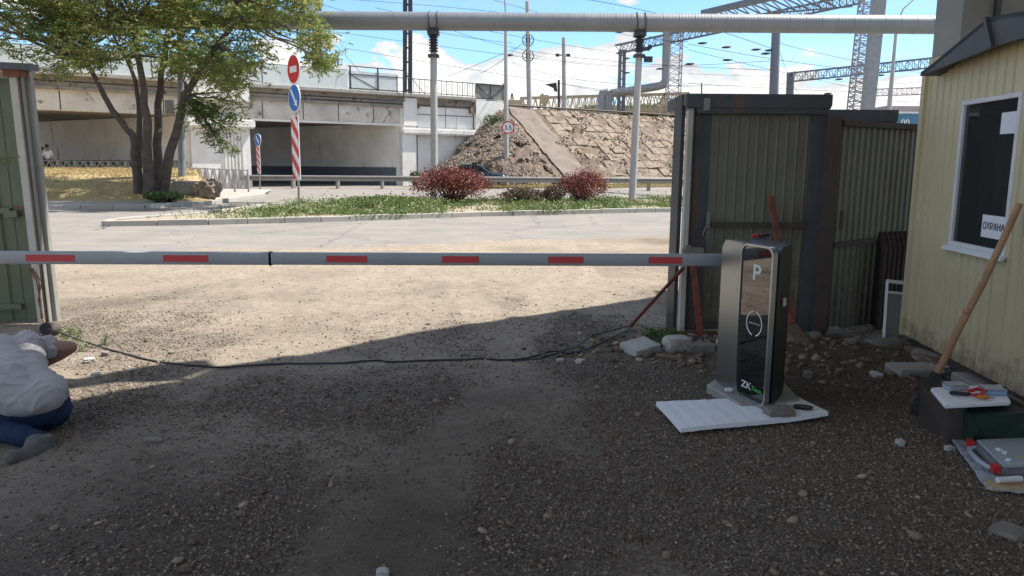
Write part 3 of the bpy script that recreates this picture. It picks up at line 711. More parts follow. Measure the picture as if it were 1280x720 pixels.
# ------------------------------------------------------------------ embankment
CREST_N = 0.2
def crest(s, z=5.55): return bp(s, 0, z, CREST_N)
def emb():
    foot_n = 7.4
    V = []; Fq = []
    def grid(fn, nu, nv, name, mat, kind='structure', amp=0.12, proud=0.0):
        V = []
        for j in range(nv + 1):
            for i in range(nu + 1):
                p = fn(i / nu, j / nv); d = amp * fbm(p.x * 1.3, p.y * 1.3, p.z * 1.3, 5)
                V.append(p + (BN * 0.5 + Vector((0, 0, 0.85))) * (d + proud))
        k = (np.arange(nu)[None, :] + (nu + 1) * np.arange(nv)[:, None]).ravel()
        o = mesh_np(name, np.array([tuple(v) for v in V]), np.stack([k, k + 1, k + nu + 2, k + nu + 1], 1), mat, smooth=False); return tag(o, kind=kind)
    # cone round the wing wall
    def cone(u, v):
        a = u * math.pi / 2 * 1.0
        apex = bp(29.2, 0, 5.45, 0.35)
        arc = bp(29.2, 0, 0.12, 0.35) + (-BU) * (6.8 * math.cos(a)) + BN * (7.0 * math.sin(a))
        return apex.lerp(arc, v)
    grid(cone, 60, 50, 'embankment_cone', 'slope_earth', amp=0.26)
    def plane(u, v):
        s = 29.2 + u * 50; return bp(s, 0, 5.45, 0.35).lerp(bp(s, 0, 0.12, 7.35), v)
    grid(plane, 240, 50, 'embankment', 'slope_earth', amp=0.15)
    def path(u, v):
        s = 29.6 + u * 2.3; return bp(s, 0, 5.5, 0.3).lerp(bp(s + 0.3, 0, 0.12, 7.45), v)
    grid(path, 14, 60, 'embankment_path', 'slope_path', amp=0.12, proud=0.06)
    # concrete slabs laid on the slope, many broken or buried
    b = MB(); nrm = (BN * 5.33 + Vector((0, 0, 7.0))).normalized()
    dn = (bp(0, 0, 0.12, 7.35) - bp(0, 0, 5.45, 0.35)); L = dn.length; dn.normalize()
    r = random.Random(5)
    s = 32.4; rows = 10; h = L / rows
    while s < 78:
        for k in range(rows):
            if r.random() < 0.13 + (0.25 if s < 35 and k > 4 else 0) + (0.30 if k >= 7 and s > 40 else 0): continue
            o = bp(s, 0, 5.45, 0.35) + dn * (h * k) + nrm * (0.04 + r.uniform(-.06, .05))
            w = 0.97 - r.uniform(0.02, 0.08); hh = h - r.uniform(0.03, 0.12); rt = r.uniform(-0.03, 0.03)
            a = BU * math.cos(rt) + dn * math.sin(rt); c = dn * math.cos(rt) - BU * math.sin(rt)
            t1 = nrm * r.uniform(-.05, .05)
            P = [o, o + a * w, o + a * w + c * hh + t1, o + c * hh]
            if r.random() < 0.15: P = [o, o + a * w * 0.7, o + a * w + c * hh * 0.5, o + a * w * .5 + c * hh, o + c * hh * .8]
            b.prism(P, nrm * -0.14)
        s += 1.0
    tag(b.build('slope_paving', 'slope_slab'), kind='structure')
    # broken stone lying on the cone and between the slabs
    P = []
    for k in range(13000):
        if k < 10000:
            a = random.random() * math.pi / 2; v = random.random() ** .55; apex = bp(29.2, 0, 5.45, 0.35); arc = bp(29.2, 0, 0.12, 0.35) + (-BU) * (6.8 * math.cos(a)) + BN * (7.0 * math.sin(a)); q = apex.lerp(arc, v)
            if fbm(q.x * .7, q.y * .7, q.z * .7, 3) < -.12: continue
        else:
            s = random.uniform(31.6, 62); q = bp(s, 0, 5.45, 0.35).lerp(bp(s, 0, 0.12, 7.35), random.random())
            if fbm(q.x * .5, q.y * .5, q.z * .5, 3) < .05: continue
        P.append((*q, random.uniform(.03, .095)))
    P = np.array(P); n = len(P); V = ICO_V[None] * rng.uniform(.6, 1.3, (n, 12, 1)) * rng.uniform(.6, 1.4, (n, 1, 3)) * P[:, None, 3:4] + P[:, None, :3] + np.array([0, 0, .10])
    tag(mesh_np('slope_rubble', V.reshape(-1, 3), (ICO_F[None] + (np.arange(n) * 12)[:, None, None]).reshape(-1, 3), 'rubble_stone'), 'broken brown stone scattered over the embankment cone', 'rubble', kind='stuff')
    # level top
    b = MB(); b.prism([bp(26.5, 0, 5.0, 0.36), bp(90, 0, 5.0, 0.36), bp(90, 0, 5.0, -45), bp(26.5, 0, 5.0, -45)], (0, 0, 0.46)); tag(b.build('railway_bed', 'slope_earth'), kind='structure')
    b = MB(); b.prism([bp(-20, 20, 0, 0), bp(90, 20, 0, -20), bp(90, 0, 0, -46), bp(-20, 60, 0, -60)], (0, 0, 0.3)) if False else None
    # verge along the far road
    p = [bp(22.2, 0, 0, 0.2), bp(22.2, 0, 0, 2.5), bp(24, 0, 0, 6.5), bp(29, 0, 0, 9.6), bp(40, 0, 0, 10.2), bp(80, 0, 0, 10.2), bp(80, 0, 0, 0), bp(30, 0, 0, 0)]
    b = MB(); b.prism([Vector((q.x, q.y, -0.1)) for q in p], (0, 0, 0.24)); tag(b.build('verge', 'verge_green'), kind='structure')
    C = []
    for k in range(14000):
        s = random.uniform(23, 60); n = random.uniform(5.6, 9.9)
        q = bp(s, 0, 0.16, n); C.append(tuple(q))
    q, f = leaf_quads(np.array(C), 0.22, 0.15, droop=(0, 0, 1.3)); tag(mesh_np('verge_grass', q, f, 'dry_grass'), 'straw and green grass at the foot of the embankment', 'grass', kind='stuff')
emb()
# ------------------------------------------------------------------ guard rail
def guard_rail():
    a, c = W(300, 234, 44.5), W(1000, 234, 44.5); a.z = c.z = 0
    t = thing('guard_rail', 'long grey steel guard rail between the far lanes', 'guard rail', (0, 44.5, 0))
    b = MB(); prof = [(0, .45), (.05, .50), (.05, .57), (0, .61), (.05, .65), (.05, .72), (0, .77), (-.02, .77), (-.02, .45)]
    b.prism([Vector((a.x, 44.5 - y, z)) for y, z in prof], (c.x - a.x, 0, 0)); b.build('rail', 'galvanised', t)
    b = MB(); b.prism([Vector((a.x, 45.3 - y, z - .02)) for y, z in prof], (c.x - a.x, 0, 0)); b.build('rail', 'galvanised', t)
    x = a.x + 0.4
    while x < c.x:
        p = MB(); p.box((x, 44.9, 0.36), (0.12, 0.55, 0.72)); p.build('post', 'galvanised', t); x += 2.6
guard_rail()

# ------------------------------------------------------------------ pipeline on posts
def pipeline():
    t = thing('overhead_pipe', 'large grey insulated heating pipe crossing the whole view overhead', 'pipe', W(640, 27, 29.7))
    a, c = W(150, 28.5, 29.7), W(1330, 25.5, 29.7); a.z = c.z = W(640, 27.3, 29.7).z
    b = MB(); n = 90; b.tube([a.lerp(c, i / n) for i in range(n + 1)], 0.335, 28); b.build('pipe', 'pipe_metal', t, smooth=True)
    d = (c - a).normalized()
    for i in range(60):
        p = a.lerp(c, (i + 0.5) / 60); b = MB(); b.tube([p - d * 0.02, p + d * 0.02], 0.341, 28)
        b.build('band', 'pipe_metal', t, smooth=True)
    for px, py0, px1, lab in ((543, 251, 542, 'grey pipe post with dark spring bracket, left of the two under the pipe'), (790, 253, 799, 'grey pipe post with floodlight below the pipe, right of the two')):
        foot = W(px, py0, 29.7); foot.z = 0; top = W(px1, 66, 29.7)
        q = thing('pipe_post', lab, 'post', foot, 'posts carrying the overhead pipe')
        b = MB(); b.tube([foot, top], [0.145, 0.125], 16); b.build('shaft', 'concrete_pole', q, smooth=True)
        pz = a.z; x = top.x
        b = MB()
        for k in range(7): b.tube([Vector((x, 29.7, top.z + .05 + k * .10)), Vector((x, 29.7, top.z + .10 + k * .10))], [0.19, 0.15], 12)
        b.tube([Vector((x, 29.7, top.z - .1)), Vector((x, 29.7, pz - .3))], 0.11, 10)
        b.box((x, 29.7, pz - .42), (0.42, .5, .16)); b.box((x, 29.7, top.z - .12), (.4, .4, .1))
        b.build('bracket', 'dark_steel', q)
        b = MB()
        for dx in (-.14, .16):
            b.tube([Vector((x + dx, 29.7 + .36 * math.cos(u), pz + .36 * math.sin(u))) for u in np.linspace(-.6, math.pi + .6, 16)], .022, 6)
            b.beam(Vector((x + dx, 29.42, pz - .4)), Vector((x + dx, 29.42, pz + .1)), .035, .035)
        b.build('clamp', 'dark_steel', q)
        if px > 700:
            b = MB(); b.box((x + .33, 29.6, top.z - .25), (.3, .2, .2)); b.box((x + .33, 29.48, top.z - .25), (.26, .03, .16)); b.box((x + .2, 29.6, top.z + .12), (.35, .06, .12)); b.ball((x + .38, 29.6, top.z + .2), .09)
            b.build('floodlight', 'dark_steel', q)
pipeline()

# ------------------------------------------------------------------ road signs
def stripe_board(parent, c, w, h, n=8, mirror=False):
    """red and white diagonal board facing -Y, c = centre"""
    b = MB(); b.box(c, (w, .025, h)); b.build('board', 'sign_white', parent, bevel=.006, seg=1)
    f = MB(); x0, x1, z0, z1 = c.x - w / 2 + .02, c.x + w / 2 - .02, c.z - h / 2 + .02, c.z + h / 2 - .02
    step = (z1 - z0) / n * 2; rise = w * 0.9 * (-1 if not mirror else 1); z = z0 - step
    while z < z1 + step:
        P = [(x0, z), (x1, z + rise), (x1, z + rise + step / 2), (x0, z + step / 2)]
        # clip in z
        def clip(P, lim, up):
            o = []
            for i in range(len(P)):
                a, q = P[i], P[(i + 1) % len(P)]; ia = (a[1] <= lim) if up else (a[1] >= lim); iq = (q[1] <= lim) if up else (q[1] >= lim)
                if ia: o.append(a)
                if ia != iq: k = (lim - a[1]) / (q[1] - a[1]); o.append((a[0] + k * (q[0] - a[0]), lim))
            return o
        P = clip(P, z1, True); P = clip(P, z0, False) if P else P
        if len(P) > 2: f.prism([Vector((p[0], c.y - .0155, p[1])) for p in P], (0, -.002, 0))
        z += step
    f.build('stripes', 'sign_red', parent)
def sign_disc(name, parent, c, r, mat):
    b = MB(); b.disc(c, (0, -1, 0), r, .02, 36); o = b.build(name, 'sign_white', parent)
    b = MB(); b.disc(c + Vector((0, -.012, 0)), (0, -1, 0), r * .93, .004, 36); b.build('face', mat, o); return o
def arrow(parent, c, L, w, mat='sign_white'):
    """arrow pointing down to the right, facing -Y"""
    d = Vector((0.62, 0, -0.78)).normalized(); n = Vector((d.z, 0, -d.x)); y = Vector((0, -.0165, 0)); a = c - d * L / 2 + y; e = c + d * L / 2 + y
    h = w * 2.3
    P = [a + n * w / 2, a - n * w / 2, e - d * h * .8 - n * w / 2, e - d * h * .8 - n * h / 2, e, e - d * h * .8 + n * h / 2, e - d * h * .8 + n * w / 2]
    MB().prism(P, (0, -.003, 0)).build('arrow', mat, parent)
def signs():
    Y = 22.5; s = Y / F
    base = W(372, 263, Y); base.z = .05
    t = thing('road_sign_post', 'tall sign post with no entry disc, arrow disc and striped board on the median', 'road sign', base)
    top = W(369.5, 66, Y); b = MB(); b.tube([base + Vector((0, .05, 0)), top + Vector((0, .05, 0))], .035, 10); b.build('pole', 'galvanised', t, smooth=True)
    c = W(369.6, 87, Y); o = sign_disc('no_entry_disc', t, c, 18 * s * .97, 'sign_red'); MB().box(c + Vector((0, -.018, 0)), (26 * s * .72, .004, 7.5 * s)).build('bar', 'sign_white', o)
    c = W(370, 123, Y); o = sign_disc('arrow_disc', t, c, 17.2 * s * .97, 'sign_blue'); arrow(o, c, 27 * s, 4.2 * s)
    a, e = W(370.3, 145, Y), W(371.3, 225, Y); stripe_board(t, (a + e) / 2, 21 * s, (a - e).length, 7); t.rotation_euler = (0, 0, R(-50))
    # small one beyond the median
    Y = 42.5; s = Y / F; base = W(324, 236, Y); base.z = 0
    t = thing('road_sign_post', 'small blue arrow disc over a narrow striped board in front of the underpass', 'road sign', base)
    top = W(323.5, 168, Y); b = MB(); b.tube([base + Vector((0, .05, 0)), top + Vector((0, .05, 0))], .04, 8); b.build('pole', 'galvanised', t)
    c = W(323.2, 175, Y); o = sign_disc('arrow_disc', t, c, 7.6 * s, 'sign_blue'); arrow(o, c, 11 * s, 2.0 * s)
    a, e = W(323.6, 183, Y), W(324.2, 217, Y); stripe_board(t, (a + e) / 2, 8 * s, (a - e).length, 8); t.rotation_euler = (0, 0, R(-42))
signs()

# ------------------------------------------------------------------ poles and masts
def pole(name, label, cat, p0, p1, r0, r1, mat, group=None, n=10, extra=None):
    t = thing(name, label, cat, p0, group); b = MB(); b.tube([p0, p1], [r0, r1], n); b.build('shaft', mat, t, smooth=True)
    if extra: extra(t, p0, p1)
    return t
def street_lamp_a(t, p0, p1):
    b = MB(); b.tube([p1, p1 + Vector((-.05, -.1, .9)), p1 + Vector((-.35, -.3, 1.7)), p1 + Vector((-.9, -.5, 2.2))], [.05, .045, .04, .035], 8); b.build('arm', 'concrete_pole', t)
    b = MB(); b.ball(p1 + Vector((-1.2, -.6, 2.25)), (.38, .16, .09)); b.build('lamp_head', 'galvanised', t)
def masts():
    Y = 51.5; p0 = W(633, 213, Y)
    def ex(t, p0, p1):
        street_lamp_a(t, p0, p1)
        b = MB(); b.box(p0 + Vector((0, 0, .12)), (.75, .75, .45)); b.build('footing', 'concrete', t)
        c = W(635, 159.5, Y - .2); o = MB().disc(c, (0, -1, 0), .42, .03, 28).build('limit_disc', 'sign_red', t)
        MB().disc(c + Vector((0, -.02, 0)), (0, -1, 0), .34, .004, 28).build('face', 'sign_white', o)
        text_obj('lettering', '3.5', .40, 'ink', frame(c + Vector((0, -.03, -.01)), (1, 0, 0), (0, 0, 1)), o, .002)
        b = MB(); b.tube([p0 + Vector((0, 0, 4.6)), p0 + Vector((-1.35, .3, 4.6))], .04, 6); b.tube([p0 + Vector((0, 0, 5.8)), p0 + Vector((-1.35, .3, 4.65))], .04, 6); b.build('stay', 'galvanised', t)
    pole('street_lamp', 'grey street lamp with a round 3.5 height limit sign below the embankment', 'street lamp', p0, W(632, 20, Y), .17, .10, 'concrete_pole', extra=ex)
    Y = 30; 
    def ex2(t, p0, p1):
        b = MB(); b.box(p0 + Vector((-.3, -.05, 2.7)), (.28, .2, .55)); b.build('junction_box', 'galvanised', t)
        street_lamp_a(t, p0, p1)
    pole('street_lamp', 'grey street lamp standing behind the tree trunks', 'street lamp', W(228, 223, Y), W(224, -60, Y), .16, .10, 'steel_grey', extra=ex2)
    # masts on the railway bed
    def rings(t, p0, p1):
        for py in (50.5, 70):
            c = W(660, py, p0.y); b = MB()
            b.tube([c + Vector((.42 * math.cos(u) , -.1, .42 * math.sin(u))) for u in np.linspace(0, 2 * math.pi, 25)], .035, 5, cap=False)
            for k in range(3): u = k * math.pi / 3 + .5; b.beam(c + Vector((.42 * math.cos(u), -.1, .42 * math.sin(u))), c - Vector((.42 * math.cos(u), .1, .42 * math.sin(u))), .03, .03)
            b.box(c, (.3, .3, .5)); b.build('wheel', 'dark_steel', t)
    pole('catenary_mast', 'concrete mast with two tensioning wheels above the embankment', 'mast', W(662, 145, 60), W(659, 2, 60), .21, .15, 'concrete_pole', 'catenary masts on the railway bed', extra=rings)
    def lamps(t, p0, p1):
        b = MB(); c = W(704, 69, p0.y)
        for dx in (-.45, .4): b.box(c + Vector((dx, 0, 0)), (.3, .25, .2))
        b.beam(c + Vector((-.5, 0, 0)), c + Vector((.5, 0, .05)), .06, .06); b.build('crossarm', 'dark_steel', t)
    pole('catenary_mast', 'concrete mast with a short crossarm above the embankment', 'mast', W(705.5, 143, 62), W(704.5, 47, 62), .20, .14, 'concrete_pole', 'catenary masts on the railway bed', extra=lamps)
    def sig(t, p0, p1):
        c = W(693, 108, p0.y); b = MB(); b.prism([c + Vector((-.9, 0, .2)), c + Vector((.2, 0, .35)), c + Vector((.3, 0, -.5)), c + Vector((.0, 0, -.45)), c + Vector((-.1, 0, -.15))], (0, .12, 0)); b.build('signal_board', 'dark_steel', t)
    pole('signal_post', 'short post with a dark signal board beside the masts', 'signal', W(698.5, 138, 75), W(698.5, 100, 75), .13, .12, 'dark_steel', extra=sig)
    # double posts
    def pair(label, a0, a1, b0, b1, Y, r, mat, extra=None, n=8):
        t = thing('portal_mast', label, 'mast', W(*a0, Y), None)
        for q0, q1 in ((a0, a1), (b0, b1)):
            b = MB(); b.beam(W(*q0, Y), W(*q1, Y), r, r); b.build('shaft', mat, t)
        b = MB(); k = 8
        for i in range(k): b.beam(W(*a0, Y).lerp(W(*a1, Y), (i + .3) / k), W(*b0, Y).lerp(W(*b1, Y), (i + .3) / k), r * .4, r * .4)
        b.build('brace', mat, t)
        if extra: extra(t)
    pair('tall dark double-post mast standing behind the bridge parapet', (506, 118), (506.5, -25), (512.8, 118), (513, -25), 62, .30, 'dark_steel')
    pair('dark double-post mast at the end of the blue-grey gantry', (773, 141), (775.5, 62), (779, 141), (780.5, 62), 82, .32, 'truss_blue_grey')
    pole('mast', 'dark mast rising out of the tree crown behind the bridge', 'mast', W(399, 120, 70), W(397, -20, 70), .30, .26, 'dark_steel')
    pole('catenary_mast', 'thick blue-grey mast standing behind the right gate', 'mast', W(966.5, 135, 50), W(971, 15, 50), .30, .26, 'truss_blue_grey', 'catenary masts on the railway bed')
    def lampr(t, p0, p1):
        b = MB(); b.tube([p1, p1 + Vector((.35, 0, 1.0)), p1 + Vector((1.1, 0, 1.7))], [.06, .05, .04], 6); b.ball(p1 + Vector((1.4, 0, 1.75)), (.4, .15, .1)); b.build('lamp_arm', 'concrete_pole', t)
    pole('street_lamp', 'slim leaning street lamp beside the booth roof', 'street lamp', W(1111, 142, 55), W(1121, 30, 55), .17, .09, 'concrete_pole', extra=lampr)
masts()

def lattice(name, label, base, top, w0, w1, mat, n, r, cat='tower', group=None, square=True):
    """lattice mast between two points; w = width at the ends"""
    t = thing(name, label, cat, base, group); ax = (top - base).normalized(); x = ax.cross(Vector((0, 1, 0))).normalized(); y = ax.cross(x).normalized()
    def cor(f, i, j): w = (w0 + (w1 - w0) * f) / 2; return base.lerp(top, f) + x * (w * i) + y * (w * j)
    b = MB()
    for i, j in ((-1, -1), (1, -1), (1, 1), (-1, 1)): b.beam(cor(0, i, j), cor(1, i, j), r, r)
    b.build('chords', mat, t)
    b = MB(); cs = [(-1, -1), (1, -1), (1, 1), (-1, 1)]
    for k in range(n):
        f0, f1 = k / n, (k + 1) / n
        for q in range(4):
            a, c = cs[q], cs[(q + 1) % 4]
            if k % 2: a, c = c, a
            b.beam(cor(f0, *a), cor(f1, *c), r * .6, r * .6); b.beam(cor(f1, *cs[q]), cor(f1, *cs[(q + 1) % 4]), r * .55, r * .55)
    b.build('lacing', mat, t); return t
def steelwork():
    lattice('lattice_tower', 'pale lattice tower standing left of the right gate behind the pipe', W(840, 146, 84), W(846, 22, 84), 1.4, 1.2, 'lattice_pale', 16, .09)
    lattice('lattice_tower', 'tall pale lattice tower behind the right gate', W(1070, 150, 52), W(1088, -30, 52), .95, .8, 'lattice_pale', 30, .08)
    t = thing('concrete_mast', 'thick pale concrete mast right beside the tall lattice tower', 'mast', W(1083, 150, 50)); b = MB(); b.beam(W(1083, 150, 50), W(1101, -20, 50), .72, .5); b.build('shaft', 'steel_grey', t)
    lattice('signal_gantry', 'blue-grey lattice gantry reaching from the double mast to the upper right', W(770, 62, 82), W(1075, -2, 74), .85, .85, 'truss_blue_grey', 40, .09, 'gantry')
    lattice('signal_gantry', 'thin lattice gantry between the short mast and the booth roof', W(985, 97, 70), W(1190, 76, 62), .75, .75, 'truss_blue_grey', 28, .07, 'gantry')
    pole('mast', 'short dark mast carrying the thin lattice gantry', 'mast', W(987, 130, 70), W(988, 92, 70), .35, .32, 'truss_blue_grey')
    lattice('signal_gantry', 'faint far lattice gantry low beside the booth', W(1085, 116, 95), W(1210, 112, 92), .8, .8, 'lattice_pale', 20, .06, 'gantry')
    # big beam with hanging lattice at the top
    t = thing('conveyor_gallery', 'dark beam with hanging lattice rising out of the top of the view', 'gantry', W(880, 14, 45))
    a, c = W(880, 16, 45), W(1010, -14, 36); b = MB(); b.beam(a, c, .42, .26); b.build('beam', 'truss_blue_grey', t)
    b = MB(); a2, c2 = W(900, 22, 45), W(1065, 8, 36)
    b.beam(a2, c2, .07, .07); n = 11
    for i in range(n): q = a2.lerp(c2, i / n); q2 = a.lerp(c, min(1, (i + .4) / n)) ; b.beam(q, q2, .06, .06); b.beam(q, a.lerp(c, min(1, (i + 1.4) / n)), .05, .05)
    b.build('lattice', 'truss_blue_grey', t)
    # heating pipe loop beyond the embankment
    t = thing('heating_pipe', 'grey heating pipe with an upright bend beyond the embankment', 'pipe', W(760, 140, 80))
    b = MB(); b.tube([W(752, 150, 80), W(752, 122, 80), W(753, 117, 80), W(760, 116, 80)], .45, 12); b.build('riser', 'steel_grey', t, smooth=True)
    b = MB(); b.tube([W(760, 150, 80), W(760, 121, 80), W(764, 117, 80), W(822, 108, 80), W(829, 106, 80), W(832, 99, 80), W(834, 30, 80)], [.45, .45, .42, .42, .45, .4, .42], 12); b.build('pipe', 'steel_grey', t, smooth=True)
    # ochre footbridge trusses
    t = thing('truss_footbridge', 'pale ochre truss bridge low over the embankment', 'bridge', W(740, 145, 85))
    b = MB(); a, c, a2, c2 = W(650, 122, 88), W(862, 116, 84), W(650, 139, 88), W(862, 137, 84)
    for dy in (0, 2.0):
        o = Vector((0, dy, 0)); b.beam(a + o, c + o, .16, .16); b.beam(a2 + o, c2 + o, .3, .4); n = 26
        for i in range(n):
            b.beam(a2.lerp(c2, i / n) + o, a.lerp(c, (i + .5) / n) + o, .09, .09); b.beam(a.lerp(c, (i + .5) / n) + o, a2.lerp(c2, (i + 1) / n) + o, .09, .09)
    b.build('truss', 'truss_ochre', t)
    b = MB()
    for px in (640, 678, 765, 830):
        b = MB(); b.beam(W(px - 6, 146, 80), W(px, 117, 80), .18, .18); b.beam(W(px + 6, 146, 80), W(px, 117, 80), .18, .18); b.beam(W(px - 4, 132, 80), W(px + 4, 132, 80), .12, .12); b.build('trestle', 'truss_ochre', t)
    for q, sz in ((W(641, 131, 80), (2.0, 1, .9)), (W(680, 124, 80), (.9, .9, .8))): MB().box(q, sz).build('machine_box', 'truss_ochre', t)
    # track edge rail along the crest
    b = MB(); b.tube([bp(29.5, 0, 5.72, .1), bp(60, 0, 5.72, .1)], .07, 6); tag(b.build('rail_track', 'rail_steel'), 'dark rail running along the crest of the embankment', 'rail')
    # railway wagon
    Y = 56; a, c = W(1112, 160, Y), W(1175, 158, Y)
    t = thing('railway_wagon', 'blue railway wagon with white numbers between gate and booth', 'wagon', a)
    p, q = W(1105, 156, Y), W(1150, 142, Y)
    b = MB(); b.prism([Vector((p.x, Y, p.z - .8)), Vector((q.x, Y, p.z - .8)), Vector((q.x, Y, q.z)), Vector((p.x, Y, q.z))], (0, 3, 0)); b.build('body', 'wagon_blue', t)
    b = MB(); b.prism([Vector((p.x, Y - .05, q.z)), Vector((q.x + .3, Y - .05, q.z)), Vector((q.x + .3, Y - .05, q.z + .14)), Vector((p.x, Y - .05, q.z + .14))], (0, 3.1, 0)); b.build('stripe', 'sign_white', t)
    b = MB(); b.prism([Vector((p.x, Y - .1, q.z + .14)), Vector((q.x + .3, Y - .1, q.z + .14)), Vector((q.x + .3, Y - .1, q.z + .52)), Vector((p.x, Y - .1, q.z + .52))], (0, 3.2, 0)); b.build('roof', 'wagon_roof', t)
    b = MB(); b.prism([Vector((q.x, Y - .02, p.z - .8)), Vector((q.x + 2, Y - .02, p.z - .8)), Vector((q.x + 2, Y - .02, q.z)), Vector((q.x, Y - .02, q.z))], (0, 3, 0)); b.build('end_door', 'wagon_red', t)
    text_obj('lettering', '1-00', .62, 'sign_white', frame(Vector((W(1127, 153.5, Y).x, Y - .02, W(1127, 153.5, Y).z)), (1, 0, 0), (0, 0, 1)), t, .004)
steelwork()

# ------------------------------------------------------------------ wires
def wires():
    L = [((300, -8, 60), (662, 20, 60), (860, 60, 70)), ((470, 10, 60), (660, 48, 60), (776, 66, 68)), ((420, 40, 60), (660, 72, 60), (776, 84, 68)),
         ((430, 60, 62), (660, 98, 60), (860, 128, 75)), ((560, 36, 55), (705, 70, 62), (970, 88, 50)), ((640, 64, 55), (776, 82, 68), (965, 76, 50)),
         ((640, 78, 60), (776, 105, 68), (985, 104, 70)), ((600, -5, 50), (776, 42, 68), (860, 52, 60)), ((650, -8, 45), (800, 12, 45), (968, 62, 50)),
         ((860, 55, 50), (968, 74, 50), (1060, 86, 52)), ((860, 62, 50), (968, 88, 50), (1080, 112, 60)), ((860, 92, 60), (1000, 95, 70), (1150, 88, 62)),
         ((860, 104, 60), (1000, 112, 70), (1160, 118, 80)), ((970, 52, 50), (1040, 70, 60), (1155, 92, 70)), ((990, 88, 70), (1075, 104, 60), (1160, 100, 70)),
         ((400, 5, 50), (520, 35, 50), (640, 54, 52)), ((600, 92, 60), (632, 72, 52), (660, 45, 60)), ((560, 96, 60), (640, 62, 52), (662, 52, 60)), ((968, 45, 50), (985, 92, 70), (1005, 130, 70)),
         ((700, 104, 75), (780, 118, 68), (860, 124, 75)), ((395, 30, 70), (425, 62, 60), (450, 90, 58)), ((1090, 124, 60), (1130, 127, 60), (1160, 128, 60))]
    pts = [[W(*q) for q in l] for l in L]
    for a, m, c in pts:
        # quadratic through three points
        ctl = m * 2 - (a + c) / 2; P = [a * (1 - f) ** 2 + ctl * 2 * f * (1 - f) + c * f * f for f in np.linspace(0, 1, 17)]
        b = MB(); b.tube(P, .016, 4, cap=False); o = b.build('overhead_wire', 'wire_black', loc=a)
        tag(o, 'thin dark overhead wire strung across the sky above the railway', 'wire', 'overhead wires above the railway')
    # insulators on the wires
    for px, py, Y in ((878, 54, 50), (908, 59, 50), (945, 62, 50), (957, 67, 50), (909, 75, 50), (862, 80, 50), (783, 73, 66), (783, 91, 66), (825, 86, 60), (1049, 99, 60), (1035, 117, 60), (962, 63, 50), (1101, 94, 60), (636, 69, 52), (775, 40, 60)):
        c = W(px, py, Y); b = MB(); b.tube([c + Vector((-.3, 0, -.03)), c + Vector((-.1, 0, 0)), c + Vector((.1, 0, 0)), c + Vector((.3, 0, .03))], [.03, .075, .075, .03], 8)
        tag(b.build('insulator', 'insulator', loc=c), 'small dark insulator hanging on an overhead wire', 'insulator', 'insulators on the overhead wires')
wires()

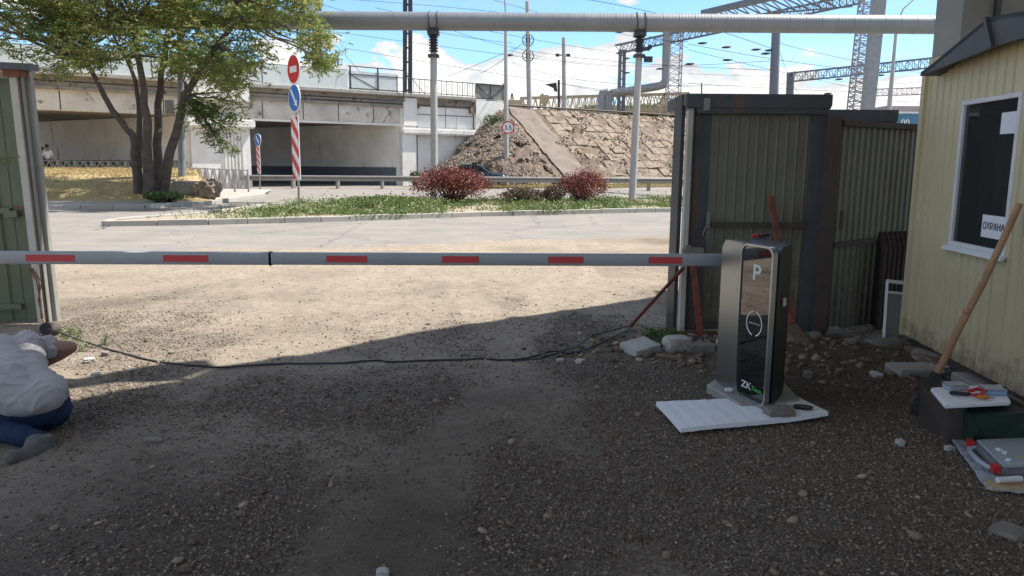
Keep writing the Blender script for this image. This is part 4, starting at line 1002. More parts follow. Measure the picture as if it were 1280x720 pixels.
# ------------------------------------------------------------------ trees and bushes
def limb(b, p, q, r0, r1, wob=0.12, n=5, rnd=random):
    P = []; d = (q - p)
    for i in range(n + 1):
        f = i / n; o = Vector((rnd.uniform(-1, 1), rnd.uniform(-1, 1), rnd.uniform(-.5, .5))) * wob * d.length * .3 * math.sin(math.pi * f)
        P.append(p.lerp(q, f) + o)
    b.tube(P, [r0 + (r1 - r0) * i / n for i in range(n + 1)], 8, cap=True); return P
def big_tree():
    Y = 27.0; base = W(190, 236, Y)
    t = thing('tree', 'large multi-stemmed tree with yellowing green leaves on the grass mound', 'tree', base)
    rnd = random.Random(3); b = MB()
    stems = [([(174, 236), (171, 205), (166, 170), (140, 138), (112, 85)], .19, Y), ([(186, 238), (183, 200), (184, 150), (176, 90), (166, 30)], .20, Y - .4),
             ([(196, 238), (196, 180), (197, 130), (205, 70), (215, 10)], .18, Y + .5), ([(203, 238), (212, 190), (232, 120), (262, 70), (300, 20)], .185, Y), ([(172, 205), (174, 150), (170, 100), (140, 40)], .12, Y + .3)]
    tips = []
    for pts, r, y in stems:
        P = [W(px, py, y + (i * .25 if y > Y else -i * .2)) for i, (px, py) in enumerate(pts)]; P[0].z -= .15
        Q = []
        for a, c in zip(P, P[1:]):
            for k in range(3): Q.append(a.lerp(c, k / 3) + Vector((rnd.uniform(-.04, .04), rnd.uniform(-.04, .04), 0)))
        Q.append(P[-1]); b.tube(Q, [r * (1 - .62 * i / (len(Q) - 1)) for i in range(len(Q))], 10)
        tips += [(Q[len(Q) // 2], r * .5), (Q[-1], r * .35), (Q[-3], r * .4)]
    b.build('trunk', 'bark', t, smooth=True)
    # crown: clumps of leaf sprays inside the outline of the real crown
    low = [(-260, 70), (-60, 78), (0, 88), (50, 96), (90, 112), (125, 106), (150, 108), (190, 112), (215, 118), (240, 160), (262, 170), (285, 178), (300, 140), (330, 96), (360, 74), (400, 100), (418, 84), (424, 55), (428, 30)]
    def lowy(x):
        for (x0, y0), (x1, y1) in zip(low, low[1:]):
            if x0 <= x <= x1: return y0 + (y1 - y0) * (x - x0) / (x1 - x0)
        return 0
    cl = []
    while len(cl) < 860:
        px = rnd.uniform(-250, 406); ly = lowy(px)
        edge = min(1, (428 - px) / 80)
        py = ly - 8 - (abs(rnd.gauss(0, 1)) * 60 + rnd.random() * 150 * edge) if px < 400 else rnd.uniform(35, ly - 6)
        if py < -190: continue
        if px > 330 and py < 30 - (425 - px) * 1.6 + 6: continue
        u = (px - 90) / 340; dep = math.sqrt(max(0.05, 1 - u * u)) * 3.6
        yy = Y + rnd.uniform(-1, 1) * dep
        if px > 235 and py > 120: yy = Y + rnd.uniform(-1.0, .4)
        if yy > 29.0 and px > 320: yy = 28.8 - rnd.random()
        if fbm(px * .018, py * .018, yy * .4, 3) < -0.19: continue
        cl.append((W(px, py, yy), rnd.uniform(.32, .66)))
    for k in range(26):
        f = rnd.random(); cl.append((W(238 + 44 * f + rnd.gauss(0, 6), 118 + 66 * f + rnd.gauss(0, 5), Y - .7 + rnd.uniform(-.4, .4)), .30 - .1 * f))
    # drooping spray on the right
    for px, py in ((246, 150), (252, 160), (262, 166), (270, 172), (280, 180), (285, 186), (275, 178), (268, 150), (255, 140), (262, 130), (290, 148), (300, 142), (240, 128), (246, 118)): cl.append((W(px, py, Y - .7 + rnd.uniform(-.3, .3)), .26))
    tb = MB()
    for c, r in cl[::4]:
        q = min(tips, key=lambda s: (s[0] - c).length); 
        if (q[0] - c).length < 6.5: limb(tb, q[0], c, .05, .012, .25, 5, rnd)
    tb.build('branches', 'bark', t)
    C = []; 
    for c, r in cl:
        m = int(30 * (r / .55) ** 2)
        for k in range(m):
            o = np.array([rnd.gauss(0, 1), rnd.gauss(0, 1), rnd.gauss(0, .55)]) * r * .55
            p = np.array(c) + o; d = np.array([rnd.gauss(0, 1), rnd.gauss(0, 1), rnd.gauss(-.45, .4)]); d /= np.linalg.norm(d)
            s = np.cross(d, (0, 0, 1)); s /= np.linalg.norm(s) + 1e-6; L = rnd.uniform(.22, .36)
            for j in range(4):                                                      # pinnate spray
                f = (j + .6) / 4 * L
                for sd in (-1, 1): C.append((*(p + d * f + s * sd * .055 + (0, 0, -.015)), *(s * sd + d * .55 + (0, 0, -.25))))
            C.append((*(p + d * (L + .05)), *d))
    C = np.array(C); n = len(C); a = C[:, 3:]; a /= np.linalg.norm(a, axis=1)[:, None]
    b2 = rng.normal(size=(n, 3)) * (1, 1, .5); b2 -= (b2 * a).sum(1)[:, None] * a; b2 /= np.linalg.norm(b2, axis=1)[:, None]
    s = rng.uniform(.085, .14, (n, 1)); c = C[:, :3]
    V = np.stack([c - a * s / 2, c + b2 * s * .24, c + a * s / 2, c - b2 * s * .24], 1).reshape(-1, 3)
    mesh_np('crown', V - np.array(base), np.arange(n * 4).reshape(n, 4), 'tree_leaf', t)
big_tree()

def bush(label, cx, py_base, w_px, h_px, Y, mat, n, group=None, leaf=.075, cat='bush', name='barberry_bush', dens=.72):
    base = W(cx, py_base, Y); base.z = .08; s = Y / F; rx, h = w_px / 2 * s, h_px * s; ry = min(rx, 1.0)
    t = thing(name, label, cat, base, group); rnd = random.Random(int(cx)); b = MB()
    C = []
    for k in range(46):
        a = rnd.uniform(0, 6.28); e = rnd.random() ** .5
        q = base + Vector((math.cos(a) * rx * e * .95, math.sin(a) * ry * e, h * (.45 + .5 * math.sqrt(max(0, 1 - e * e)) + rnd.uniform(-.12, .12))))
        P = limb(b, base + Vector((rnd.uniform(-.15, .15), rnd.uniform(-.15, .15), -.05)), q, .018, .006, .3, 4, rnd)
        for j in range(n // 46):
            f = rnd.random() ** .6; p = base.lerp(q, f) if rnd.random() < .25 else q
            C.append(tuple(p + Vector((rnd.gauss(0, .15) * rx, rnd.gauss(0, .18) * ry, rnd.gauss(0, .12) * h))))
    b.build('stems', 'twig', t)
    C = np.array(C); C = C[C[:, 2] > .06]; V, Fq = leaf_quads(C, leaf, .5, n_up=.2); mesh_np('foliage', V - np.array(base), Fq, mat, t)
bush('big round dark red barberry bush in front of the left pipe post', 564, 256, 90, 38, 27.0, 'barberry_leaf', 12000)
bush('round red barberry bush beside the right pipe post, second largest', 727, 252, 60, 34, 28.0, 'barberry_leaf', 8000)
bush('low dull purple bush between the two big red bushes', 652, 256, 56, 17, 27.5, 'dull_leaf', 4200)
bush('low purple bush touching the left side of the second red bush', 692, 255, 30, 19, 27.2, 'dull_leaf', 2600)
bush('low dark green juniper clump left of the first red bush', 480, 262, 130, 12, 24.6, 'hedge_leaf', 6000, name='juniper_shrub')
bush('low green shrub at the foot of the wing wall', 519, 214, 14, 14, 50, 'distant_leaf', 900, leaf=.16, name='shrub')
def wall_shrub():
    base = bp(27.8, 0, 2.6, .9); t = thing('shrub', 'dark green sapling growing out of the slope against the wing wall', 'shrub', base)
    b = MB(); b.tube([base, base + Vector((.1, 0, 2.0))], [.03, .01], 5); b.build('stem', 'twig', t)
    C = np.array([(base.x + random.gauss(0, .35), base.y + random.gauss(0, .3), base.z + .4 + random.random() * 1.9) for k in range(700)])
    V, f = leaf_quads(C, .2, .4); mesh_np('foliage', V - np.array(base), f, 'distant_leaf', t)
wall_shrub()
def far_trees():
    for px, py, w, h in ((740, 139, 28, 9), (768, 140, 24, 8), (800, 139, 40, 12), (828, 141, 40, 15), (850, 142, 26, 16), (655, 138, 14, 8)):
        Y = 95; base = W(px, 152, Y); t = thing('tree', 'far green treetop showing over the crest of the embankment', 'tree', base, 'far treetops beyond the embankment')
        s = Y / F; rnd = random.Random(px); c0 = W(px, py, Y)
        b = MB(); b.tube([base - Vector((0, 0, 3)), c0], [.2, .08], 6); b.build('trunk', 'bark', t)
        C = np.array([(c0.x + rnd.gauss(0, .30) * w * s, Y + rnd.gauss(0, 1), c0.z - rnd.gauss(0, .32) * h * s + .15 * h * s * math.sin(k)) for k in range(2200)])
        V, f = leaf_quads(C, .34, .5); mesh_np('crown', V - np.array(base), f, 'distant_leaf', t)
far_trees()

# ------------------------------------------------------------------ fences, retaining blocks on the left
def x_fence(name, label, a, c, h, panels, mat, r=.03, v=True):
    t = thing(name, label, 'fence', (a + c) / 2); b = MB(); z = Vector((0, 0, h))
    b.beam(a + z, c + z, r, r); b.build('rail', mat, t); b = MB(); b.beam(a + z * .12, c + z * .12, r, r); b.build('rail', mat, t); b = MB()
    for i in range(panels):
        p, q = a.lerp(c, i / panels), a.lerp(c, (i + 1) / panels); m = (p + q) / 2
        b.beam(p + z, m + z * .12, r, r); b.beam(m + z * .12, q + z, r, r)
        b.beam(p.lerp(q, .25) + z, p.lerp(q, .75) + z * .12, r * .8, r * .8)
    b.build('bracing', mat, t)
    for i in range(0, panels + 1, 2):
        b = MB(); p = a.lerp(c, i / panels); b.beam(p - Vector((0, 0, .1)), p + z * 1.05, r * 1.5, r * 1.5); b.build('post', mat, t)
x_fence('pedestrian_fence', 'long low zigzag railing under the left bridge span', W(30, 214, 39.5), W(240, 217, 40.5), .55, 20, 'galvanised')
x_fence('pedestrian_fence', 'white zigzag railing beside the bridge pier', W(240, 237, 35.5), W(311, 239, 36.5), .98, 8, 'lattice_pale', .05)
def blocks():
    for (x0, x1, y0, y1, lab, m) in ((214, 246, 227, 249, 'grey concrete retaining block at the right edge of the mound', 'concrete'), (180, 212, 243, 250, 'low grey kerb block at the foot of the tree', 'concrete')):
        Y = 28.2; p, q = W(x0, y1, Y), W(x1, y0, Y); b = MB(); b.prism([Vector((p.x, Y, p.z)), Vector((q.x, Y, p.z)), Vector((q.x, Y, q.z)), Vector((p.x, Y, q.z))], (.1, 1.2, 0))
        tag(b.build('concrete_block', m, bevel=.05, loc=p), lab, 'block')
    b = MB(); c = W(259, 238, 28.4); b.ball(c, (.50, .6, .42), 26, 18); o = b.build('boulder', 'rough_rock', loc=c)
    for v in o.data.vertices:
        n = noise.noise_vector(v.co * 3.1); v.co = Vector([max(-.38, min(.38, q)) for q in v.co]) * (1 + .30 * fbm(v.co.x * 5, v.co.y * 5, v.co.z * 5, 4)) + n * .08
    tag(o, 'rough brown boulder at the corner of the grass mound', 'boulder')
    b = bush('fresh green weeds growing at the foot of the tree trunks', 205, 246, 44, 12, 26.6, 'weed_leaf', 1800, leaf=.12, name='weeds', cat='weeds')
blocks()

# ------------------------------------------------------------------ parked / passing car
def car():
    Y = 47.0; x0 = W(548, 220, Y).x; o = Vector((x0, Y, 0))
    t = thing('car', 'dark blue-green car passing behind the guard rail and red bush', 'car', o + Vector((2.1, .8, 0)))
    prof = [(0, .35), (0.02, .75), (.15, .93), (.75, 1.0), (1.25, 1.38), (1.7, 1.46), (2.3, 1.44), (2.75, 1.30), (3.25, 1.0), (3.95, .88), (4.25, .70), (4.3, .35)]
    b = MB(); b.prism([o + Vector((x, 0, z)) for x, z in prof], (0, 1.7, 0)); b.build('body', 'car_paint', t, bevel=.07, seg=3, smooth=True)
    for y in (-.012, 1.70):
        b = MB(); b.prism([o + Vector((x, y, z)) for x, z in [(.95, 1.03), (1.32, 1.34), (1.9, 1.40), (1.9, 1.03)]], (0, .012, 0)); b.prism([o + Vector((x, y, z)) for x, z in [(1.97, 1.03), (1.97, 1.40), (2.3, 1.39), (2.68, 1.27), (3.05, 1.02)]], (0, .012, 0)); b.build('side_window', 'car_glass', t)
    b = MB(); b.prism([o + Vector((2.82, .15, 1.275)), o + Vector((3.22, .15, 1.035)), o + Vector((3.22, 1.55, 1.035)), o + Vector((2.82, 1.55, 1.275))], (.02, 0, .03)); b.build('windscreen', 'car_glass', t)
    for x in (.8, 3.45):
        for y in (.1, 1.6):
            c = o + Vector((x, y, .31)); w = MB().disc(c, (0, 1, 0), .31, .2, 24).build('wheel', 'rubber', t); MB().disc(c + Vector((0, -.11 if y < 1 else .11, 0)), (0, 1, 0), .19, .02, 20).build('rim', 'galvanised', w)
    MB().box(o + Vector((4.22, .3, .68)), (.1, .35, .14)).build('headlight', 'mark_white', t); MB().box(o + Vector((4.22, 1.4, .68)), (.1, .35, .14)).build('headlight', 'mark_white', t)
car()
# ------------------------------------------------------------------ yard canopy (overhead, out of view; outline shaped to cast the yard's shade) and its support wall
ZC = 6.2
def canopy():
    off = Vector((SUNV.x, SUNV.y)) * (ZC / SUNV.z)
    def cp(px, py): g = G(px, py, 0.01); return (g.x + off.x, g.y + off.y)
    A = G(800, 375); Bq = G(284, 457)
    d = (Vector((A.x, A.y)) - Vector((Bq.x, Bq.y)))
    far = Vector((A.x, A.y)) + d * 1.1
    main = [(far.x + off.x, far.y + off.y), cp(800, 375), cp(640, 398), cp(520, 417), cp(400, 441), cp(284, 457), cp(237, 477), cp(165, 487), cp(94, 502), cp(-10, 524)]
    main += [(main[-1][0] - 2.5, main[-1][1] - 0.2), (main[-1][0] - 2.5, -11), (13.5, -11), (13.5, main[0][1])]
    t = thing('shade_canopy', 'canopy out of view, shaped to shade the yard, above the grey concrete wall', 'canopy', (5.6, 9.5, 0))
    b = MB(); b.prism([Vector((x, y, ZC)) for x, y in main], (0, 0, .12)); b.build('roof', 'steel_grey', t)
    w = [cp(284, 457), cp(269, 449), cp(203, 456), cp(92, 477), cp(30, 488), cp(-10, 500), cp(-10, 524), cp(94, 502), cp(94, 487), cp(165, 477), cp(237, 476.5), cp(240, 477.5)]
    w = [w[0], w[1], w[2], w[3], cp(76, 480), cp(66, 405), cp(-160, 405), cp(-160, 524), cp(-10, 523), cp(92, 501.5), cp(94, 487), cp(165, 477), cp(236, 476)]
    b = MB(); b.prism([Vector((x, y, ZC + .13)) for x, y in w], (0, 0, .05)); b.build('shade_wedge', 'steel_grey', t)  # unseen plate added to cast the shadow wedge and shade the left edge
    b = MB(); p, q = W(1199, 60, 9.5), W(1420, 60, 9.5)
    b.box(((p.x + q.x) / 2, 9.8, ZC / 2 - .02), (q.x - p.x, .6, ZC)); b.build('support_wall', 'grey_wall', t)
    s = W(1243, 30, 9.5).x; b = MB(); b.box((s, 9.47, ZC / 2), (.06, .05, ZC - .1)); b.build('seam', 'dark_steel', t)
canopy()

def corr(b, a, c, z0, z1, pitch, depth, nrm, flat=0.5, th=.004):
    """trapezoid ribbed sheet between plan points a and c"""
    a, c, nrm = Vector((a[0], a[1], 0)), Vector((c[0], c[1], 0)), Vector(nrm).normalized(); d = c - a; L = d.length; d.normalize(); P = []; t = 0
    while t < L:
        for f, h in ((0, 0), (flat, 0), (flat + .1, 1), (.9, 1), (1.0, 0)):
            u = t + f * pitch
            if u <= L + 1e-6: P.append(a + d * u + nrm * (depth * h))
        t += pitch
    P.append(a + d * L + nrm * 0.0)
    Q = [P[0]]
    for p in P[1:]:
        if (p - Q[-1]).length > 1e-5: Q.append(p)
    n = len(Q); k = len(b.v)
    for z in (z0, z1):
        for p in Q: b.v.append(p + Vector((0, 0, z)))
    for z in (z0, z1):
        for p in Q: b.v.append(p - nrm * th + Vector((0, 0, z)))
    for i in range(n - 1):
        b.f.append((k + i, k + i + 1, k + n + i + 1, k + n + i)); b.f.append((k + 2 * n + i + 1, k + 2 * n + i, k + 3 * n + i, k + 3 * n + i + 1))
        b.f.append((k + n + i, k + n + i + 1, k + 3 * n + i + 1, k + 3 * n + i)); b.f.append((k + i + 1, k + i, k + 2 * n + i, k + 2 * n + i + 1))
    return b

# ------------------------------------------------------------------ left gate
def left_gate():
    Y = 7.0; x = lambda px, py=404, y=Y: W(px, py, y).x
    zt = W(37, 88, Y).z
    t = thing('metal_gate', 'green corrugated gate leaf with pale rusty post on the left', 'gate', (x(50), Y, 0))
    b = MB(); corr(b, (x(-150), Y), (x(33), Y), -.02, zt - .1, .16, .02, (0, -1, 0), .72); b.build('sheet', 'gate_green', t)
    b = MB(); b.box(((x(32) + x(53)) / 2, Y + .03, (zt - .06) / 2), (x(53) - x(32), .05, zt - .06)); b.build('frame', 'gate_green', t, bevel=.004, seg=1)
    b = MB(); 
    for z in (1.05, .16, 2.2): b = MB(); b.box(((x(-150) + x(33)) / 2, Y - .035, z), (x(33) - x(-150), .03, .05)); b.build('rail', 'gate_green', t)
    b = MB(); b.box((x(34), Y - .03, 1.02), (.12, .05, .06)); b.build('bolt', 'gate_green', t)
    b = MB(); b.box(((x(53) + x(62)) / 2, Y - .02, zt / 2 - .04), (x(62) - x(53), .10, zt - .02)); b.build('post', 'post_pale', t, bevel=.004, seg=1)
    b = MB(); b.box(((x(62) + x(72)) / 2, Y + .03, zt / 2), (x(72) - x(62), .06, zt)); b.box((x(66), Y - .03, zt / 2), (.012, .05, zt)); b.build('channel', 'post_grey', t, bevel=.004, seg=1)
    b = MB(); b.prism([W(-70, 72, Y - .15), W(43, 80, Y - .15), W(44, 88, Y - .15), W(-70, 82, Y - .15)], (0, .14, 0)); b.build('cap', 'gate_frame', t)
    b = MB(); b.box((x(60), Y - .02, zt - .03), (.14, .2, .07)); b.box((x(50), Y - .05, 1.08), (.16, .02, .02)); b.build('plate', 'rust', t)
    t.rotation_euler = (0, -.022, 0)
    # wires tangled along the post
    b = MB()
    for k in range(3):
        P = [W(36 + k * 2, 335, Y - .12), W(46 + 3 * k, 352, Y - .14), W(50 - k, 375, Y - .12), W(52 + k, 398, Y - .1), W(56, 408, Y - .2)]; b.tube(P, .006, 5)
    tag(b.build('loose_wire', 'rust', loc=(x(45), Y - .1, .8)), 'rusty wires dangling down the pale left gate post', 'wire')
    # conduit end
    c = W(57, 411, 6.3); o = thing('conduit_pipe', 'short open conduit pipe with a rusty rim at the foot of the left gate post', 'pipe', c); b = MB(); n = 20; r = .055
    for rr, nm, m, y0, y1 in ((r, 'pipe', 'rust_brown', 0, .14), (r * .82, 'bore_shade', 'ink', -.004, .1)):  # black capped plug stands in for the shade inside the pipe
        b = MB(); b.tube([c + Vector((0, y0, 0)), c + Vector((.0, y1, -.03))], rr, n); b.build(nm, m, o, smooth=True)
left_gate()

# ------------------------------------------------------------------ right gate and fence
def right_gate():
    Y = 6.6; x = lambda px, py=420, y=Y: W(px, py, y).x
    zt = W(950, 121, Y).z
    t = thing('metal_gate', 'dark framed gate leaf with pale corrugated sheet behind the barrier cabinet', 'gate', (x(930), Y, 0))
    b = MB(); corr(b, (x(876), Y + .03), (x(999), Y + .03), .06, zt - .12, .085, .008, (0, -1, 0), .7); b.build('sheet', 'gate_pale', t)
    b = MB(); b.box(((x(858) + x(877)) / 2, Y + .06, zt / 2), (x(877) - x(858), .08, zt - .1)); b.box(((x(998) + x(1014)) / 2, Y + .04, zt / 2), (x(1014) - x(998), .08, zt - .1))
    b.box(((x(858) + x(1014)) / 2, Y + .012, zt - .12), (x(1014) - x(858), .12, .05)); b.build('frame', 'gate_frame', t, bevel=.004, seg=1)
    b = MB(); b.box(((x(842) + x(846.5)) / 2, Y + .2, zt / 2 + .02), (x(846.5) - x(842), .3, zt)); b.build('edge', 'dark_steel', t)
    b = MB(); b.box(((x(847) + x(853)) / 2, Y - .01, zt / 2 - .06), (x(853) - x(847), .09, zt - .12)); b.build('edge_strip', 'post_pale', t)
    b = MB(); b.box(((x(853.5) + x(858)) / 2, Y + .05, zt / 2 - .06), (x(858) - x(853.5), .05, zt - .12)); b.build('edge_channel', 'gate_frame', t)
    b = MB(); b.box(((x(877) + x(998)) / 2, Y - .005, W(950, 281, Y).z), (x(998) - x(877) - .02, .035, .045)); b.build('rail', 'rust_brown', t); b = MB(); b.box((x(930), Y - .005, .1), (x(998) - x(877) - .02, .035, .05)); b.build('rail', 'rust_brown', t)
    hx0, hx1 = x(843.5), x(1017)
    b = MB(); b.box(((hx0 + hx1) / 2, Y + .35, zt - .03), (hx1 - hx0, .8, .10)); b.box(((hx0 + hx1) / 2, Y - .03, zt - .055), (hx1 - hx0 - .02, .05, .09)); b.build('header', 'gate_frame', t, bevel=.006, seg=1)
    b = MB(); b.box((x(868), Y - .04, W(868, 131, Y).z), (.05, .06, .1)); b.tube([W(877, 119, Y + .3), W(877, 104, Y + .3)], .006, 5); b.build('bracket', 'post_grey', t)
    b = MB(); c = W(885, 275, Y - .03); b.box(c, (.03, .02, .13)); b.tube([c + Vector((-.01, -.02, -.02)), c + Vector((-.045, -.03, -.12)), c + Vector((-.02, -.03, -.17)), c + Vector((.0, -.02, -.1))], .006, 6); b.build('latch', 'galvanised', t)
    b = MB(); b.box((x(865), Y - .06, .03), (x(905) - x(853), .05, .05)); b.build('bottom_bar', 'red_lead', t)
    # fence panel to the right, running back to the booth
    a = Vector((x(1029), Y, 0)); e = W(1152, 300, 7.35); zf = W(1049, 154, Y).z
    t = thing('corrugated_fence', 'grimy corrugated fence panel between the gate leaf and the booth', 'fence', a)
    d = Vector((e.x - a.x, e.y - a.y, 0)).normalized(); nr = Vector((d.y, -d.x, 0))
    b = MB(); corr(b, (a.x, a.y), (e.x + d.x * .9, e.y + d.y * .9), .05, zf, .085, .014, nr, .55); b.build('sheet', 'gate_pale', t)
    b = MB(); b.box(((x(1013) + x(1029)) / 2, Y + .0, (zf + .06) / 2), (x(1029) - x(1013), .12, zf + .06)); b.build('post', 'rust_brown', t, bevel=.004, seg=1)
    b = MB(); b.beam(a + nr * .03 + Vector((0, 0, zf)), e + nr * .03 + Vector((0, 0, zf - e.z)), .07, .05); b.build('rail', 'rust_brown', t); b = MB()
    b.beam(a + nr * .03 + Vector((0, 0, .82)), a + d * .62 + nr * .03 + Vector((0, 0, .84)), .03, .045)
    b.build('rail', 'rust_brown', t); b = MB(); b.box(W(1052, 275, Y - .05), (.025, .03, .16)); b.build('bolt', 'rust_brown', t)
    # second, higher gate box behind
    Y2 = 8.2; p, q = W(1000, 128, Y2), W(1119, 138, Y2); z2 = W(1119, 138, Y2).z
    t = thing('metal_gate', 'top of a second dark gate leaf standing behind the fence panel', 'gate', Vector((q.x, Y2, 0)))
    b = MB(); corr(b, (p.x, Y2), (q.x - .02, Y2), .1, z2 - .1, .085, .01, (0, -1, 0), .6); b.build('sheet', 'gate_frame', t)
    b = MB(); b.box(((p.x + q.x) / 2, Y2, z2 - .06), (q.x - p.x, .16, .12)); b.box((q.x - .04, Y2, z2 / 2 - .06), (.08, .1, z2 - .12)); b.build('frame', 'gate_frame', t)
    # dark pile of ribbed sheets in the corner
    t = thing('sheet_stack', 'dark stack of ribbed metal sheets leaning in the corner by the booth', 'sheet stack', W(1118, 415, 6.75))
    for k in range(4):
        p, q = W(1098 + k * 2, 290, 6.95 - .05 * k), W(1150, 285, 7.15 - .05 * k); b = MB(); corr(b, (p.x, p.y), (q.x, q.y), .04, p.z - .04 * k, .06, .018, (.1, -1, 0), .5); b.build('sheet', 'rust_brown', t)
right_gate()

# ------------------------------------------------------------------ guard booth
BC0 = G(1128, 437); BD = Vector((-.085, -.996, 0)).normalized(); BNN = Vector((BD.y, -BD.x, 0)).normalized()
if BNN.x > 0: BNN = -BNN
def bw(px, py, n=0.0):
    """pixel on the booth's wall plane, n metres proud of it"""
    o = BC0 + BNN * n; d = ray(px, py); e = Vector((0, 0, EYE)); t = (o - e).dot(BNN) / d.dot(BNN); return e + d * t
def booth():
    t = thing('guard_booth', 'cream corrugated guard booth with a dark metal roof edge and one window', 'booth', BC0)
    zt = bw(1155, 92).z; z0 = .13; c = BC0; near = BC0 + BD * 3.9
    wl = [bw(1204, 128), bw(1187, 307), bw(1251, 318), bw(1278, 113)]
    t0 = (sum(((p - BC0).dot(BD) for p in wl[:2])) / 2); t1 = (sum(((p - BC0).dot(BD) for p in wl[2:])) / 2)
    zb, zu = (wl[1].z + wl[2].z) / 2, (wl[0].z + wl[3].z) / 2
    b = MB(); out = BNN
    P = lambda s: (BC0 + BD * s)[:2]
    zhi = zt + .10
    corr(b, P(0), P(t0), z0, zhi, .105, -.020, out, .70); corr(b, P(t1), P(3.9), z0, zhi, .105, -.020, out, .70)
    corr(b, P(t0), P(t1), z0, zb, .105, -.020, out, .70); corr(b, P(t0), P(t1), zu, zhi, .105, -.020, out, .70)
    b.build('wall', 'booth_cream', t)
    b = MB(); inn = -BNN * 2.4
    b.prism([c + Vector((0, 0, z0)), c + inn + Vector((0, 0, z0)), c + inn + Vector((0, 0, zt)), c + Vector((0, 0, zt))], BD * .02)
    b.prism([near + Vector((0, 0, z0)), near + inn + Vector((0, 0, z0)), near + inn + Vector((0, 0, zt)), near + Vector((0, 0, zt))], BD * .02)
    b.prism([c + inn + Vector((0, 0, z0)), near + inn + Vector((0, 0, z0)), near + inn + Vector((0, 0, zt)), c + inn + Vector((0, 0, zt))], BNN * .02)
    b.box(BC0 + BNN * .004 + Vector((0, .0, (z0 + zt) / 2)), (.05, .05, zt - z0))
    b.build('side_wall', 'booth_cream', t)
    b = MB(); b.prism([c - BNN * .05 + Vector((0, 0, z0 - .10)), c + inn + Vector((0, 0, z0 - .10)), near + inn + Vector((0, 0, z0 - .10)), near - BNN * .05 + Vector((0, 0, z0 - .10))], (0, 0, .11)); b.build('floor', 'rust_brown', t)
    # roof: folded dark sheet, rising from the far corner
    pts = [bw(1150, 95, .14), bw(1151, 90, .14), bw(1160, 84, .14), bw(1235, 22, .14), bw(1282, 13, .14)]; nt = pts[-1] + BD * 2.6 + Vector((0, 0, .15))
    low = [nt - Vector((0, 0, .45)), bw(1282, 46, .14), bw(1243, 58, .14)]
    b = MB(); b.prism(pts + [nt] + low, -BNN * .02); b.build('fascia', 'booth_roof', t)
    b = MB(); tp = pts[1:] + [nt]
    for p, q in zip(tp, tp[1:]): b.add([p, q, q - BNN * 2.7, p - BNN * 2.7, p - Vector((0, 0, .03)), q - Vector((0, 0, .03)), q - BNN * 2.7 - Vector((0, 0, .03)), p - BNN * 2.7 - Vector((0, 0, .03))], [(0, 1, 2, 3), (4, 7, 6, 5), (0, 4, 5, 1), (1, 5, 6, 2), (2, 6, 7, 3), (3, 7, 4, 0)])
    b.beam(pts[3] + BNN * .01, low[2] + BNN * .01, .03, .02)
    b.build('roof', 'booth_roof', t)
    # window
    w = .032; o = BNN * .03; t1 += .035
    def wp(s, z, n=0): return BC0 + BD * s + BNN * n + Vector((0, 0, z))
    b = MB()
    for (s0, s1, za, zc2) in ((t0, t1, zb, zb + w), (t0, t1, zu - w, zu), (t0, t0 + w, zb + w, zu - w), (t1 - w, t1, zb + w, zu - w)):
        b.prism([wp(s0, za, .012), wp(s1, za, .012), wp(s1, zc2, .012), wp(s0, zc2, .012)], -BNN * .08)
    wf = b.build('window', 'pvc_white', t, bevel=.004, seg=1)
    b = MB(); b.prism([wp(t0 + .02, zb + .02, -.010), wp(t1 - .02, zb + .02, -.010), wp(t1 - .02, zu - .02, -.010), wp(t0 + .02, zu - .02, -.010)], -BNN * .01); b.build('pane', 'window_glass', wf)
    b = MB(); b.prism([wp(t0 - .02, zb - .03, .05), wp(t1 + .02, zb - .03, .05), wp(t1 + .02, zb, .03), wp(t0 - .02, zb, .03)], -BNN * .03); b.build('sill', 'pvc_white', wf)
    def plate(name, label, px0, py0, px1, py1, n):
        p, q = bw(px0, py0, n), bw(px1, py1, n); s0, s1 = (p - BC0).dot(BD), (q - BC0).dot(BD); zz0, zz1 = q.z, p.z
        s0 = max(s0, t0 + w); s1 = min(s1, t1 - w - .004)
        tt = thing(name, label, 'notice', wp(s0, zz0, n)); b = MB(); b.prism([wp(s0, zz0, n), wp(s1, zz0, n), wp(s1, zz1, n), wp(s0, zz1, n)], BNN * .002); b.build('paper', 'paper', tt); return tt, s0, s1, zz0, zz1
    plate('blank_notice', 'blank white sheet in the upper corner of the booth window', 1253, 141, 1276, 166, -.007)
    tt, s0, s1, a, c2 = plate('window_notice', 'white sheet with black lettering ОХРАНА low in the booth window', 1229, 268, 1262, 302, -.007)
    tt['label'] = 'white security notice with black Cyrillic lettering low in the booth window'
    text_obj('lettering', 'ОХРАНА', (s1 - s0) * .215, 'ink', frame(wp((s0 + s1) / 2, (a + c2) / 2 - .0, -.003), BD, (0, 0, 1)), tt, .0005)
    # timbers and blocks under the wall
    for k, (s, L, m, lab) in enumerate(((.15, .55, 'old_wood', 'dark old timber under the far corner of the booth'), (.95, .8, 'concrete', 'concrete block under the booth wall below the window'), (2.0, .7, 'old_wood', 'old timber under the booth wall beside the tool crate'))):
        b = MB(); b.box(BC0 + BD * (s + L / 2) - BNN * .07 + Vector((0, 0, .01)), (.26, L, .13), Matrix.Rotation(math.atan2(BD.y, BD.x) + math.pi / 2, 3, 'Z')); tag(b.build('timber' if m == 'old_wood' else 'concrete_block', m, bevel=.01, seg=1, loc=BC0 + BD * s), lab, 'timber' if m == 'old_wood' else 'block')
booth()

